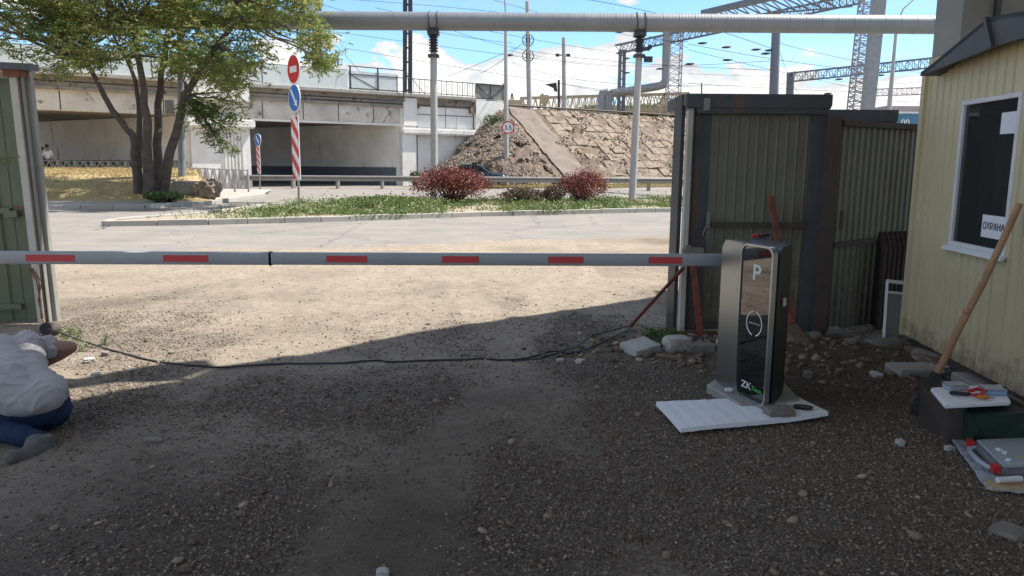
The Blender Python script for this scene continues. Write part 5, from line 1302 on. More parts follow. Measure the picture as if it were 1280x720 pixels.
# ------------------------------------------------------------------ barrier
def rounded(w0, w1, z0, z1, r, n=6):
    """rounded rectangle as (u, z) list"""
    P = []
    for cx, cz, a0 in ((w1 - r, z0 + r, -90), (w1 - r, z1 - r, 0), (w0 + r, z1 - r, 90), (w0 + r, z0 + r, 180)):
        for i in range(n + 1): a = R(a0 + 90 * i / n); P.append((cx + r * math.cos(a), cz + r * math.sin(a)))
    return P
PADZ = .075
CA, CB, CC, CD = G(894, 476, PADZ), G(919, 491.5, PADZ), G(957, 510, PADZ), G(973, 493, PADZ)
def cabinet():
    t = thing('barrier_cabinet', 'silver and black parking barrier cabinet with a glass front on a concrete pad', 'barrier cabinet', CB)
    zt = W(927, 303, CB.y).z
    ub = (CC - CB); wB = ub.length; ub.normalize(); nf = Vector((ub.y, -ub.x, 0));  nf = nf if nf.x < 0 else -nf
    f = lambda u, z, n=0: CB + ub * u + nf * n + Vector((0, 0, z - PADZ))
    b = MB(); outer = rounded(0, wB, PADZ - .01, zt, .055); inner = rounded(.005, wB - .012, PADZ + .008, zt - .012, .05); k = len(outer); V = []
    for n0 in (.012, -.02):
        V += [f(u, z, n0) for u, z in outer] + [f(u, z, n0) for u, z in inner]
    F_ = []
    for i in range(k):
        j = (i + 1) % k; F_ += [(i, j, k + j, k + i), (2 * k + j, 2 * k + i, 3 * k + i, 3 * k + j), (i, 2 * k + i, 2 * k + j, j), (k + j, 3 * k + j, 3 * k + i, k + i)]
    b.add(V, F_); b.build('front_frame', 'trim_metal', t, smooth=True)
    b = MB(); b.prism([f(u, z, .004) for u, z in inner], nf * -.01); gl = b.build('glass_front', 'cabinet_glass', t)
    # marks on the glass
    def at(px, py):
        d = ray(px, py); e = Vector((0, 0, EYE)); o = f(0, 0, .0055); s = (o - e).dot(nf) / d.dot(nf); return e + d * s
    xa, za = ub, Vector((0, 0, 1))
    c = at(946, 342)
    text_obj('lettering', 'P', .135, 'mark_white', frame(c, xa, za), gl, .0006, sx=1.25)
    c = at(942.5, 404.5); b = MB(); R0 = .078
    for a0, a1 in ((-75, 78), (102, 258)):
        P = []
        for r in (R0, R0 - .008):
            A = np.linspace(R(a0), R(a1), 24); A = A if r == R0 else A[::-1]
            P += [c + xa * (r * 1.0 * math.cos(a)) + za * (r * math.sin(a)) for a in A]
        k0 = len(b.v); n = 24; b.v += P; b.f += [(k0 + i, k0 + i + 1, k0 + 2 * n - 2 - i, k0 + 2 * n - 1 - i) for i in range(n - 1)]
    for i in range(6): b.prism([c + xa * (-.045 + .018 * i + dx) + za * dz for dx, dz in ((0, -.003), (.008, -.003), (.008, .003), (0, .003))], nf * .0006)
    b.build('ring_mark', 'mark_white', gl)
    c = at(932.5, 481.5); text_obj('lettering', 'ZK', .060, 'mark_white', frame(c, xa, za), gl, .0006, sx=1.3)
    c = at(941.5, 486); text_obj('lettering', 'Teco', .038, 'mark_green', frame(c + xa * .028, xa, za), gl, .0006, sx=1.2)
    # silver side, rounded over at the top
    ua = (CA - CB); wA = ua.length; ua.normalize(); na = Vector((ua.y, -ua.x, 0)); na = na if na.x < 0 else -na
    r = .07; P = [(0.0, PADZ), (wA, PADZ)] + [(wA - r + r * math.cos(a), zt - .004 - r + r * math.sin(a)) for a in np.linspace(0, math.pi / 2, 8)] + [(0.0, zt - .004)]
    b = MB(); b.prism([CB + ua * u + Vector((0, 0, z - PADZ)) for u, z in P], -na * .07); b.build('side_cover', 'brushed_metal', t, bevel=.006, seg=2, smooth=True)
    # black body
    ud = (CD - CC); wD = ud.length; ud.normalize(); s0 = CC - nf * .05 + ud * .02
    P = rounded(.02, wD + .02, PADZ - .0, zt - .005, .06)
    ext = (CA + Vector((.14, .10, 0))) - (CC + ud * .03); ext.z = 0
    b = MB(); b.prism([CC - nf * .03 + ud * u + Vector((0, 0, z - PADZ)) for u, z in P], ext * .82); b.build('body', 'cabinet_black', t, smooth=True)
    b = MB(); p = CC + ud * (wD * .55); b.box(p + Vector((0.02, -.03, .62)), (.02, .012, .05)); b.build('lock', 'trim_metal', t)
    b = MB(); b.box(((CA + CB) / 2 + Vector((.09, .10, (W(905, 325, 5.2).z - PADZ)))), (.12, .10, .12)); b.build('boom_socket', 'dark_steel', t)
    # pad
    q = [G(883, 479, PADZ), G(925, 505, PADZ), G(1003, 499, PADZ), G(975, 470, PADZ), G(900, 468, PADZ)]
    b = MB(); b.prism([Vector((v.x, v.y, PADZ - .004)) for v in q], (0, 0, -.12)); tag(b.build('concrete_pad', 'concrete', bevel=.012, seg=1, loc=q[0]), 'rough grey concrete pad under the barrier cabinet', 'pad')
    # pliers left on top
    top = W(950, 302.5, 5.0); tt = thing('pliers', 'small pliers with red and black grips on top of the cabinet', 'pliers', Vector((top.x, 5.0, zt)))
    zz = zt + .008
    for dx, m in ((0, 'plastic_red'), (.05, 'plastic_black')):
        b = MB(); b.tube([Vector((top.x - .06 + dx, 4.98, zz)), Vector((top.x - .02 + dx, 5.0, zz + .008)), Vector((top.x + .04 + dx, 5.03, zz))], [.008, .010, .006], 8); b.build('grip', m, tt)
    b = MB(); b.tube([Vector((top.x + .05, 5.02, zz)), Vector((top.x + .13, 5.0, zz))], [.007, .003], 6); b.build('jaw', 'trim_metal', tt)
cabinet()
def boom():
    Yb = 5.22; zc = W(640, 323.5, Yb).z; zl = W(0, 322, Yb).z; zr = W(905, 325, Yb).z
    x0, x1, xj = W(-90, 322, Yb).x, W(925, 325, Yb).x, W(338.5, 322, Yb).x
    t = thing('barrier_boom', 'long grey barrier boom with short red stripes lowered across the entrance', 'barrier boom', (x1, Yb, zr))
    def seg(xa, xb, h, name, mat):
        za = zl + (zr - zl) * (xa - x0) / (x1 - x0); zb2 = zl + (zr - zl) * (xb - x0) / (x1 - x0)
        P = rounded(-.025, .025, -h / 2, h / 2, .008, 3); b = MB(); b.prism([Vector((xa, Yb + u, za + z)) for u, z in P], (xb - xa, 0, zb2 - za)); return b.build(name, mat, t, smooth=True)
    seg(x0, xj, .088, 'outer_arm', 'boom_white'); seg(xj, x1, .084, 'inner_arm', 'boom_white'); seg(xj - .008, xj + .008, .096, 'joint_band', 'plastic_black')
    for a, c in ((35, 96), (206, 262), (409, 460), (553, 599), (685, 729), (810, 852)):
        xa, xc = W(a, 322, Yb).x, W(c, 322, Yb).x; z = zl + (zr - zl) * ((xa + xc) / 2 - x0) / (x1 - x0)
        b = MB(); b.box(((xa + xc) / 2, Yb - .0262, z), (xc - xa, .002, .046)); b.build('red_stripe', 'boom_red', t)
    p = W(858, 312, Yb + .03); b = MB(); b.box((p.x, Yb + .45, zr + .07), (.10, .06, .05)); 
boom()

# ------------------------------------------------------------------ stones, blocks, bars near the gates
def rock(name, label, c, size, mat, rough=.25, sub=2, rz=0, cat='stone', tilt=(0, 0)):
    bm = bmesh.new(); bmesh.ops.create_cube(bm, size=1); bmesh.ops.subdivide_edges(bm, edges=bm.edges, cuts=3, use_grid_fill=True)
    s = Vector(c) * 3
    for v in bm.verts:
        n = noise.noise_vector(v.co * 2.2 + s); r = v.co.length; v.co = v.co * (1 - rough * .9 * max(0, r - .5)) + n * rough * .28
        v.co = Vector((v.co.x * size[0], v.co.y * size[1], v.co.z * size[2]))
    me = bpy.data.meshes.new(name); bm.to_mesh(me); bm.free(); o = link_mesh(name, me, mat, None, c); o.rotation_euler = (tilt[0], tilt[1], rz); return tag(o, label, cat)
def gz(px, py, dz=0): g = G(px, py, .02); g.z = yard_z(g.x, g.y) + dz; return g
rock('paver', 'pale grey paving block lying tilted left of the gate foot', gz(800, 439, .035), (.25, .22, .07), 'stone_pale', .08, rz=.5, cat='paver', tilt=(.12, -.12))
rock('broken_block', 'chipped pale block beside the foot of the gate leaf', gz(846, 438, .05), (.20, .16, .11), 'stone_pale', .35, rz=.2, cat='block')
rock('flat_stone', 'flat brown stone between the chipped block and the cabinet', gz(876, 441, .03), (.22, .14, .07), 'stone_brown', .4, rz=-.1, cat='stone')
rock('wood_chip', 'thin grey offcut of board in front of the chipped block', gz(836, 448, .02), (.20, .05, .02), 'old_wood', .1, rz=-.6, cat='board')
rock('concrete_slab', 'broken grey concrete slab lying by the booth wall', gz(1141, 466, .03), (.32, .22, .07), 'concrete', .15, rz=.1, cat='slab')
rock('flat_stone', 'flat dark stone lying near the white frame', gz(1104, 437, .03), (.30, .16, .07), 'stone_brown', .35, rz=.1)
rock('stone', 'round grey stone against the fence post', gz(1044, 427, .05), (.11, .10, .10), 'stone_brown', .6)
rock('stone', 'smooth pale grey stone at the bottom edge of the yard', gz(478, 716, .01), (.045, .05, .035), 'stone_pale', .7)
rock('stone', 'long flat pale stone lying in the dirt near the kneeling man', gz(193, 552, .008), (.095, .04, .02), 'stone_brown', .5)
rock('stone', 'brown broken stone slab in the lower right corner', gz(1262, 664, .01), (.13, .12, .03), 'stone_brown', .3, rz=.6)
for k, (px, py, s) in enumerate(((1125, 425, .14), (1150, 448, .12), (1166, 452, .14), (1176, 462, .11), (1098, 424, .1), (1016, 432, .1), (1062, 436, .09), (905, 437, .1), (760, 424, .07), (1010, 470, .07), (1050, 465, .06), (1095, 470, .07), (1187, 560, .05), (1125, 553, .05), (725, 452, .06), (700, 450, .05), (215, 440, .05), (120, 470, .06), (132, 444, .07), (112, 452, .07))):
    tag(rock('rubble_stone', 'x', gz(px, py, s * .2), (s * random.uniform(.9, 1.4), s * random.uniform(.7, 1.1), s * random.uniform(.5, .8)), random.choice(['stone_brown', 'stone_brown', 'stone_pale']), .55, rz=random.random() * 3), 'rough lump of rubble lying loose on the yard gravel', 'stone', 'rubble stones on the yard')
def bars():
    def bar(name, label, a, c, w, h, mat, cat='bar'):
        b = MB(); b.beam(a, c, w, h); return tag(b.build(name, mat, bevel=min(w, h) * .15, seg=1, loc=a), label, cat)
    a = gz(787, 410, .02); a2 = W(855, 334, 6.45)
    b = MB(); d = (a2 - a); b.beam(a, a2, .035, .008); b.beam(a + Vector((0, .018, -.008)), a2 + Vector((0, .018, -.008)), .008, .03)
    tag(b.build('angle_iron', 'red_lead', loc=a), 'rusty red angle iron propped slantwise against the edge of the gate', 'angle iron')
    bar('steel_bar', 'rust red flat bar standing behind the boom at the gate edge', W(876, 420, 6.45), W(865, 318, 6.5), .055, .02, 'red_lead')
    bar('steel_bar', 'rust red square bar leaning on the gate behind the cabinet', W(990, 405, 6.1), W(963, 245, 6.52), .05, .03, 'red_lead')
    b = MB(); c = W(866, 314, 6.46); b.box(c, (.18, .08, .06)); b.box(c + Vector((-.05, -.02, .03)), (.06, .05, .05)); tag(b.build('clamp', 'post_grey', bevel=.01, loc=c), 'grey metal clamp on the gate edge just above the boom', 'clamp')
    bar('board', 'weathered board leaning down beside the cabinet', W(1012, 440, 5.9), W(985, 404, 6.3), .13, .03, 'old_wood', 'board')
    # frame leaning by the booth
    Y = 6.45; t = thing('window_frame', 'white empty frame with a grey sheet leaning in the corner by the booth', 'frame', W(1115, 430, Y))
    p = [W(1104, 428, Y - .1), W(1109, 351, Y + .1), W(1133, 354, Y + .1), W(1130, 430, Y - .1)]
    b = MB(); b.beam(p[0], p[1], .022, .03); b.beam(p[1], p[2], .022, .03); b.beam(p[0].lerp(p[1], .82), p[3].lerp(p[2], .82), .02, .02); b.build('frame', 'pvc_white', t)
    b = MB(); q = [p[0].lerp(p[3], .25), p[0].lerp(p[1], .78).lerp(p[3].lerp(p[2], .78), .12), p[3].lerp(p[2], .78), p[3]]; b.prism([v + Vector((0, .05, 0)) for v in q], (0, .02, 0)); b.build('sheet', 'steel_grey', t)
bars()
def cable():
    pts = [(60, 411, .1), (78, 417, .09), (100, 425, .05), (140, 438, .02), (200, 453, .012), (268, 459.5, .012), (340, 457.5, .012), (420, 455.5, .012), (455, 454, .012), (475, 451, .02), (490, 454, .012), (560, 451.5, .012), (640, 450, .012), (672, 446, .012), (690, 439, .04), (712, 441, .02), (735, 434, .03), (762, 423, .05), (789, 411, .04)]
    P = []
    for px, py, z in pts:
        g = G(px, py, z); g.z = max(yard_z(g.x, g.y) + .005, z * 1.0) if z > .03 else yard_z(g.x, g.y) + .008; P.append(g)
    Q = []
    for i in range(len(P) - 1):
        for k in range(4):
            f = k / 4; p0, p1, p2, p3 = P[max(i - 1, 0)], P[i], P[i + 1], P[min(i + 2, len(P) - 1)]
            q = .5 * ((2 * p1) + (p2 - p0) * f + (2 * p0 - 5 * p1 + 4 * p2 - p3) * f * f + (3 * p1 - p0 - 3 * p2 + p3) * f ** 3); Q.append(q)
    for q in Q: q.z = max(q.z, max(yard_z(q.x + dx, q.y + dy) for dx, dy in ((0, 0), (.03, 0), (-.03, 0), (0, -.04))) + .006)
    b = MB(); b.tube(Q, .0075, 6); tag(b.build('cable', 'wire_black', loc=P[0]), 'long black cable lying across the dirt between the two gates', 'cable')
    b = MB(); Q = [gz(640, 451, .01), gz(672, 449, .01), gz(700, 443, .03), gz(720, 441, .06), gz(740, 430, .08), gz(770, 419, .06), gz(789, 412, .05)]; b.tube(Q, .006, 5); b.tube([gz(782, 430, .0), gz(784, 418, .03), gz(789, 411, .05)], .006, 5)
    tag(b.build('wire', 'wire_black', loc=Q[0]), 'second thin black wire looping to the foot of the angle iron', 'wire')
cable()
def foam():
    q = [G(820, 506, .04), G(851, 539, .04), G(950, 530, .04), G(1035, 521, .04), G(1027, 514, .05), G(990, 495, .05), G(900, 500, .05)]
    xs, n = 26, 14; V = []; a, b_, c, d = q[0], q[1], q[3], q[5]
    for k in range(2):
        for j in range(n + 1):
            for i in range(xs + 1):
                u, v = i / xs, j / n; p = a.lerp(d, u).lerp(b_.lerp(c, u), v)
                z = .012 + .006 * fbm(p.x * 2, p.y * 2, 4, 2) + .02 * max(0, u - .75) * 4 * (.3 + v) * .6 + .0012 * math.sin(u * 60)
                V.append((p.x, p.y, z + .02 + (.026 if k == 0 else 0)))
    m = (xs + 1) * (n + 1); F_ = []
    for j in range(n):
        for i in range(xs): s = j * (xs + 1) + i; F_ += [(s, s + 1, s + xs + 2, s + xs + 1), (m + s + 1, m + s, m + s + xs + 1, m + s + xs + 2)]
    for i in range(xs): F_ += [(i + 1, i, m + i, m + i + 1), (n * (xs + 1) + i, n * (xs + 1) + i + 1, m + n * (xs + 1) + i + 1, m + n * (xs + 1) + i)]
    for j in range(n): s = j * (xs + 1); F_ += [(s, s + xs + 1, m + s + xs + 1, m + s), (s + xs + xs + 1, s + xs, m + s + xs, m + s + xs + xs + 1)]
    b = MB(); b.add(V, F_); tag(b.build('foam_sheet', 'foam_white', loc=a), 'white foam packing sheet on the ground in front of the cabinet', 'foam sheet')
    p = G(973, 513, .08); rock('stone', 'flat grey stone resting on the white foam sheet', Vector((p.x, p.y, .075)), (.16, .12, .045), 'stone_brown', .3, rz=.1)
    t = thing('screwdriver', 'black handled screwdriver lying on the white foam sheet', 'screwdriver', G(1000, 509, .07)); a, c = G(986, 507.5, .072), G(1016, 510, .085)
    b = MB(); b.tube([a.lerp(c, .2), a.lerp(c, .3), a.lerp(c, .8), c], [.010, .016, .016, .010], 10); b.build('handle', 'plastic_black', t, smooth=True); b = MB(); b.tube([a, a.lerp(c, .25)], .004, 6); b.build('blade', 'trim_metal', t)
    rock('plastic_piece', 'small white plastic piece at the left foot of the cabinet', G(911, 487, .085), (.05, .025, .02), 'pvc_white', .3, cat='plastic piece')
foam()

def right_tools():
    # broom leaning on the booth
    t = thing('broom', 'old broom with a long wooden handle leaning against the booth', 'broom', G(1148, 515))
    top = bw(1275, 254, .05); k = W(1172, 466, 4.75); bot = G(1147, 514, .03)
    mid = top.lerp(k, .45) + Vector((.012, 0, .0))
    b = MB(); b.tube([top, top.lerp(mid, .5), mid, mid.lerp(k, .5) - Vector((.006, 0, 0)), k], [.019, .021, .020, .022, .023], 10); b.ball(top.lerp(k, .62) + Vector((-.012, -.01, 0)), .024, 8, 5); b.build('handle', 'handle_wood', t, smooth=True)
    b = MB(); d = (bot - k); x = Vector((.55, -.8, 0)).normalized()
    for f0, f1, w0, w1 in ((0, .25, .02, .03), (.25, 1.0, .022, .032)):
        p, q = k.lerp(bot, f0), k.lerp(bot, f1); P = [p - x * w0, p + x * w0, q + x * w1, q - x * w1]; b.prism([v + Vector((0, -.02, 0)) for v in P], (0, .05, 0))
    for i in range(40):
        p = k.lerp(bot, .5) + x * random.uniform(-.025, .025); q = k.lerp(bot, random.uniform(.98, 1.06)) + x * random.uniform(-.036, .036); b.tube([p + Vector((0, random.uniform(-.03, .04), 0)), q + Vector((0, random.uniform(-.03, .04), 0))], .004, 4)
    b.build('brush_head', 'dark_bristle', t)
    # crate with a bag, foam lid, tools
    Yf = G(1190, 556).y; p, q = G(1184, 556), G(1275, 556); x0, x1 = p.x, p.x + .40; y0, y1 = Yf, Yf + .30; zc = W(1185, 505, Yf).z
    t = thing('tool_crate', 'brown open crate holding a dark green bag beside the booth', 'crate', Vector((x0, y0, 0)))
    b = MB()
    for c, s in ((((x0 + x1) / 2, y1, zc / 2), (x1 - x0, .012, zc)), ((x0, (y0 + y1) / 2, zc / 2), (.012, y1 - y0, zc)), ((x1, (y0 + y1) / 2, zc / 2), (.012, y1 - y0, zc)), ((x0 + .04, y0, zc / 2), (.08, .013, zc * .98))): b.box(c, s)
    b.build('side', 'crate_brown', t); b = MB(); b.box(((x0 + x1) / 2, (y0 + y1) / 2, .02), (x1 - x0, y1 - y0, .02)); b.build('bottom', 'crate_brown', t)
    bm_c = Vector(((x0 + x1) / 2 + .04, (y0 + y1) / 2 - .07, zc * .47)); o = rock('bag', 'dark green fabric bag stuffed in the brown crate', bm_c, (x1 - x0 - .05, .36, zc * .94), 'bag_green', .30, cat='bag')
    # foam lid
    q = [G(1163, 484, zc + .03), G(1181, 505, zc + .03), G(1264, 501, zc + .03), G(1252, 480, zc + .03)]
    b = MB(); b.prism([Vector((v.x, v.y, zc + .002)) for v in q], (0, 0, .028)); tag(b.build('foam_sheet', 'foam_white', bevel=.008, loc=q[0]), 'small white foam sheet lying on the crate under the tools', 'foam sheet')
    zl = zc + .032
    def cbox(name, label, px, py, w, d, h, mat, rz):
        g = G(px, py, zl); t = thing(name, label, 'box', Vector((g.x, g.y, zl))); Rz = Matrix.Rotation(rz, 3, 'Z')
        b = MB(); b.box(Vector((g.x, g.y, zl + h * .4)), (w, d, h * .8), Rz, 1.04); b.build('tub', mat, t, bevel=.006); b = MB(); b.box(Vector((g.x, g.y, zl + h * .86)), (w * 1.06, d * 1.06, h * .14), Rz); b.build('lid', 'plastic_clear', t, bevel=.004)
    cbox('clear_box', 'small clear lidded plastic tub at the left of the white foam lid', 1194, 486, .11, .08, .035, 'plastic_clear', .1)
    cbox('blue_box', 'translucent blue plastic box at the right of the white foam lid', 1240, 491, .11, .10, .035, 'plastic_blue', -.15)
    def hand_tool(name, label, cat, a, c, m1, extra=None):
        a, c = G(*a, zl + .014), G(*c, zl + .014); t = thing(name, label, cat, (a + c) / 2)
        b = MB(); b.tube([a, a.lerp(c, .15), a.lerp(c, .6), a.lerp(c, .7)], [.009, .012, .011, .006], 8); b.build('grip', m1, t, smooth=True)
        b = MB(); b.tube([a.lerp(c, .65), c], [.006, .003], 6); b.build('shank', 'trim_metal', t); return t
    hand_tool('screwdriver', 'black handled screwdriver on the foam lid of the crate', 'screwdriver', (1187, 491), (1226, 494), 'plastic_black')
    for k, (a, c) in enumerate((((1214, 487), (1236, 490)), ((1216, 492), (1240, 486)))): pass
    t = thing('pliers', 'red handled pliers lying open on the foam lid of the crate', 'pliers', G(1226, 489, zl))
    for a, m, c in (((1211, 489), (1222, 486), (1232, 489)), ((1216, 494), (1226, 494), (1232, 489))):
        b = MB(); b.tube([G(*a, zl + .02), G(*m, zl + .022), G(*c, zl + .02)], [.010, .011, .008], 8); b.build('grip', 'plastic_red', t, smooth=True)
    b = MB(); b.tube([G(1232, 489, zl + .02), G(1241, 487, zl + .02)], [.012, .005], 6); b.build('jaw', 'trim_metal', t)
    hand_tool('cutter', 'orange handled cutter beside the red pliers', 'cutter', (1221, 496), (1243, 497), 'plastic_orange')
    # bubble wrap
    V = []; nx, ny = 34, 34; cr = [G(1186, 552), G(1232, 619), G(1330, 628), G(1300, 548)]
    for j in range(ny + 1):
        for i in range(nx + 1):
            u, v = i / nx, j / ny; p = cr[0].lerp(cr[3], u).lerp(cr[1].lerp(cr[2], u), v); V.append((p.x, p.y, yard_z(p.x, p.y) + .016 + .012 * abs(fbm(p.x * 9, p.y * 9, 0, 4))))
    i = (np.arange(nx)[None, :] + (nx + 1) * np.arange(ny)[:, None]).ravel(); o = mesh_np('bubble_wrap', np.array(V), np.stack([i, i + 1, i + nx + 2, i + nx + 1], 1), 'bubble_film', loc=tuple(cr[0]))
    tag(o, 'crumpled clear bubble wrap spread on the ground below the crate', 'bubble wrap'); md = o.modifiers.new('thick', 'SOLIDIFY'); md.thickness = .003
    # organiser case
    t = thing('organiser_case', 'clear topped grey tool organiser case with red latches on the bubble wrap', 'tool case', G(1260, 575))
    a, c, d = G(1213, 552, .06), G(1251, 590, .06), G(1310, 548, .06); z0 = .035
    ux, uy = (c - a), (d - a); P = [a, c, c + uy, d]
    b = MB(); b.prism([Vector((v.x, v.y, z0)) for v in P], (0, 0, .03)); b.build('case', 'plastic_grey', t, bevel=.012)
    b = MB(); cc = (P[0] + P[2]) / 2; b.prism([Vector(((v.x - cc.x) * .9 + cc.x, (v.y - cc.y) * .9 + cc.y, z0 + .031)) for v in P], (0, 0, .014)); b.build('lid', 'plastic_clear', t, bevel=.006)
    e = ux.normalized(); nn = Vector((e.y, -e.x, 0)); nn = nn if nn.x < 0 else -nn
    hp = [a + ux * f + nn * h for f, h in ((.16, .0), (.2, .03), (.35, .045), (.65, .045), (.8, .03), (.84, .0))]; b = MB(); b.tube([Vector((v.x, v.y, z0 + .016)) for v in hp], .012, 8); b.build('handle', 'plastic_clear', t, smooth=True)
    for f in (.06, .88): b = MB(); g = a + ux * f + nn * .006; b.box(Vector((g.x, g.y, z0 + .022)), (.035, .05, .04), Matrix.Rotation(math.atan2(e.y, e.x) + math.pi / 2, 3, 'Z')); b.build('latch', 'plastic_red', t, bevel=.004)
    for k in range(9):
        b = MB(); g = cc + ux * random.uniform(-.35, .35) + uy * random.uniform(-.4, .4); b.box(Vector((g.x, g.y, z0 + .049)), (.03, .02, .006), Matrix.Rotation(k, 3, 'Z')); b.build('label_tab', 'wood_pale' if k % 3 == 0 else 'paper', t)
    rock('wood_offcut', 'pale wooden offcut on the bubble wrap in the lower right corner', G(1262, 608, .03) , (.20, .07, .025), 'wood_pale', .12, rz=-.05, cat='offcut')
    b = MB(); p, q = G(1247, 600, .062), G(1276, 598, .062); b.tube([p, q], .014, 12); tag(b.build('tape_roll', 'pvc_white', loc=p, smooth=True), 'white plastic tube lying on the pale wooden offcut', 'tube')
    b = MB(); p, q = G(1262, 501, .08), G(1300, 517, .08); b.beam(p, q, .03, .03); tag(b.build('white_strip', 'pvc_white', loc=p), 'white plastic strip lying beside the crate against the booth', 'strip')
m_, N_, L_, B_ = new_mat('bubble_film'); B_.inputs['Base Color'].default_value = (.55, .60, .68, 1); B_.inputs['Roughness'].default_value = .22; B_.inputs['Alpha'].default_value = .55
_v = tex_coord(N_, L_); _vo = N_.new('ShaderNodeTexVoronoi'); _vo.inputs['Scale'].default_value = 90; L_.new(_v, _vo.inputs[0]); bump_n(N_, L_, _vo.outputs['Distance'], .8, .004, B_)
right_tools()

# ------------------------------------------------------------------ weeds
def weeds(label, px, py, r, h, n, mat='weed_leaf', size=.05, name='weeds', Y=None):
    base = gz(px, py); t = thing(name, label, 'weeds', base); C = []; b = MB()
    for k in range(max(6, n // 40)):
        a = random.uniform(0, 6.28); rr = random.random() ** .5 * r; q = base + Vector((math.cos(a) * rr, math.sin(a) * rr, 0)); tp = q + Vector((random.gauss(0, .03), random.gauss(0, .03), h * random.uniform(.5, 1)))
        b.tube([q - Vector((0, 0, .02)), tp], [.002, .001], 4)
        for j in range(40): C.append(tuple(q.lerp(tp, random.random()) + Vector((random.gauss(0, .02), random.gauss(0, .02), 0))))
    b.build('stems', 'twig', t); V, f = leaf_quads(np.array(C), size, .22, droop=(0, 0, .6)); mesh_np('foliage', V - np.array(base), f, mat, t)
weeds('sparse yellow green weeds at the foot of the left gate post', 98, 434, .20, .10, 280, size=.035)
weeds('small green weed tuft beside the pale paving block', 826, 424, .16, .10, 700, size=.045)
weeds('green weeds in the dirt just beyond the left gate post', 84, 421, .12, .10, 160, size=.035)
def sprig():
    o = W(-12, 205, 6.2); tip = W(20, 197, 6.1); t = thing('leafy_sprig', 'green leafy sprig poking in front of the left gate', 'twig', o)
    b = MB(); b.tube([o, o.lerp(tip, .5) + Vector((0, 0, .02)), tip], [.005, .004, .002], 6); b.build('stem', 'twig', t)
    C = []; D = []
    for k in range(16): C.append(tuple(o.lerp(tip, random.random()) + Vector((random.gauss(0, .012), random.gauss(0, .03), random.gauss(0, .025)))))
    V, f = leaf_quads(np.array(C), .085, .4); mesh_np('leaves', V - np.array(o), f, 'weed_leaf', t)
    p = W(48, 408, 6.5); 
sprig()

# ------------------------------------------------------------------ people
def skin(name, J, E, root, mat, parent, levels=2, smooth_all=True):
    """grow one continuous surface over a joint graph; J: name -> (pos, radius or (rx, ry))"""
    names = list(J); idx = {n: i for i, n in enumerate(names)}; off = root_of(parent).location
    me = bpy.data.meshes.new(name + '_bones'); me.from_pydata([Vector(J[n][0]) - off for n in names], [(idx[a], idx[c]) for a, c in E], [])
    o = bpy.data.objects.new('skin_tmp', me); COL.objects.link(o)
    sk = o.modifiers.new('skin', 'SKIN'); sk.use_smooth_shade = True; sub = o.modifiers.new('sub', 'SUBSURF'); sub.levels = levels; sub.render_levels = levels
    for i, n in enumerate(names):
        r = J[n][1]; me.skin_vertices[0].data[i].radius = (r, r) if not isinstance(r, tuple) else r; me.skin_vertices[0].data[i].use_root = (n == root)
    bpy.context.view_layer.update(); m2 = bpy.data.meshes.new_from_object(o.evaluated_get(bpy.context.evaluated_depsgraph_get())); bpy.data.objects.remove(o); m2.name = name; m2.materials.clear()
    r = link_mesh(name, m2, mat, parent); m2.polygons.foreach_set('use_smooth', [True] * len(m2.polygons)); return r
def hand_chains(J, E, wrist, tag_, p, d, side, up):
    """palm with five curled fingers; d forward, side across the palm (thumb side), up out of the back"""
    J[tag_ + 'palm'] = (p + d * .05, .021); E.append((wrist, tag_ + 'palm'))
    for i, (o, L) in enumerate(((.030, .070), (.010, .078), (-.010, .073), (-.030, .058))):
        b0 = p + d * .085 + side * o
        J[f'{tag_}f{i}a'] = (b0, .0095); J[f'{tag_}f{i}b'] = (b0 + d * L * .5 - up * .012, .0085); J[f'{tag_}f{i}c'] = (b0 + d * L * .75 - up * .042, .0075)
        E += [(tag_ + 'palm', f'{tag_}f{i}a'), (f'{tag_}f{i}a', f'{tag_}f{i}b'), (f'{tag_}f{i}b', f'{tag_}f{i}c')]
    b0 = p + d * .03 + side * .035; J[tag_ + 'ta'] = (b0, .011); J[tag_ + 'tb'] = (b0 + d * .035 + side * .018 - up * .01, .0095); E += [(tag_ + 'palm', tag_ + 'ta'), (tag_ + 'ta', tag_ + 'tb')]
def blob(name, caps, mat, parent, voxel=.011, smooth=6):
    """capsules (p0, r0, p1, r1) fused into one continuous surface"""
    b = MB()
    for p0, r0, p1, r1 in caps:
        p0, p1 = Vector(p0), Vector(p1); n = 7
        if (p1 - p0).length > 1e-4:
            d = (p1 - p0); L = d.length; q = [p0.lerp(p1, i / n) for i in range(n + 1)]; b.tube(q, [r0 + (r1 - r0) * i / n for i in range(n + 1)], 18)
        b.ball(p0, r0, 18, 10); b.ball(p1, r1, 18, 10)
    o = b.build('blob_tmp', mat, parent); r = o.modifiers.new('r', 'REMESH'); r.mode = 'VOXEL'; r.voxel_size = voxel; r.use_smooth_shade = True
    sm = o.modifiers.new('s', 'SMOOTH'); sm.iterations = smooth; sm.factor = .5
    bpy.context.view_layer.update(); m2 = bpy.data.meshes.new_from_object(o.evaluated_get(bpy.context.evaluated_depsgraph_get())); bpy.data.objects.remove(o); m2.name = name; m2.materials.clear()
    r = link_mesh(name, m2, mat, parent); m2.polygons.foreach_set('use_smooth', [True] * len(m2.polygons)); return r
simple('trim_rubber', (0.33, 0.32, 0.31), (0.24, 0.23, 0.22), rough=0.9, scale=12)
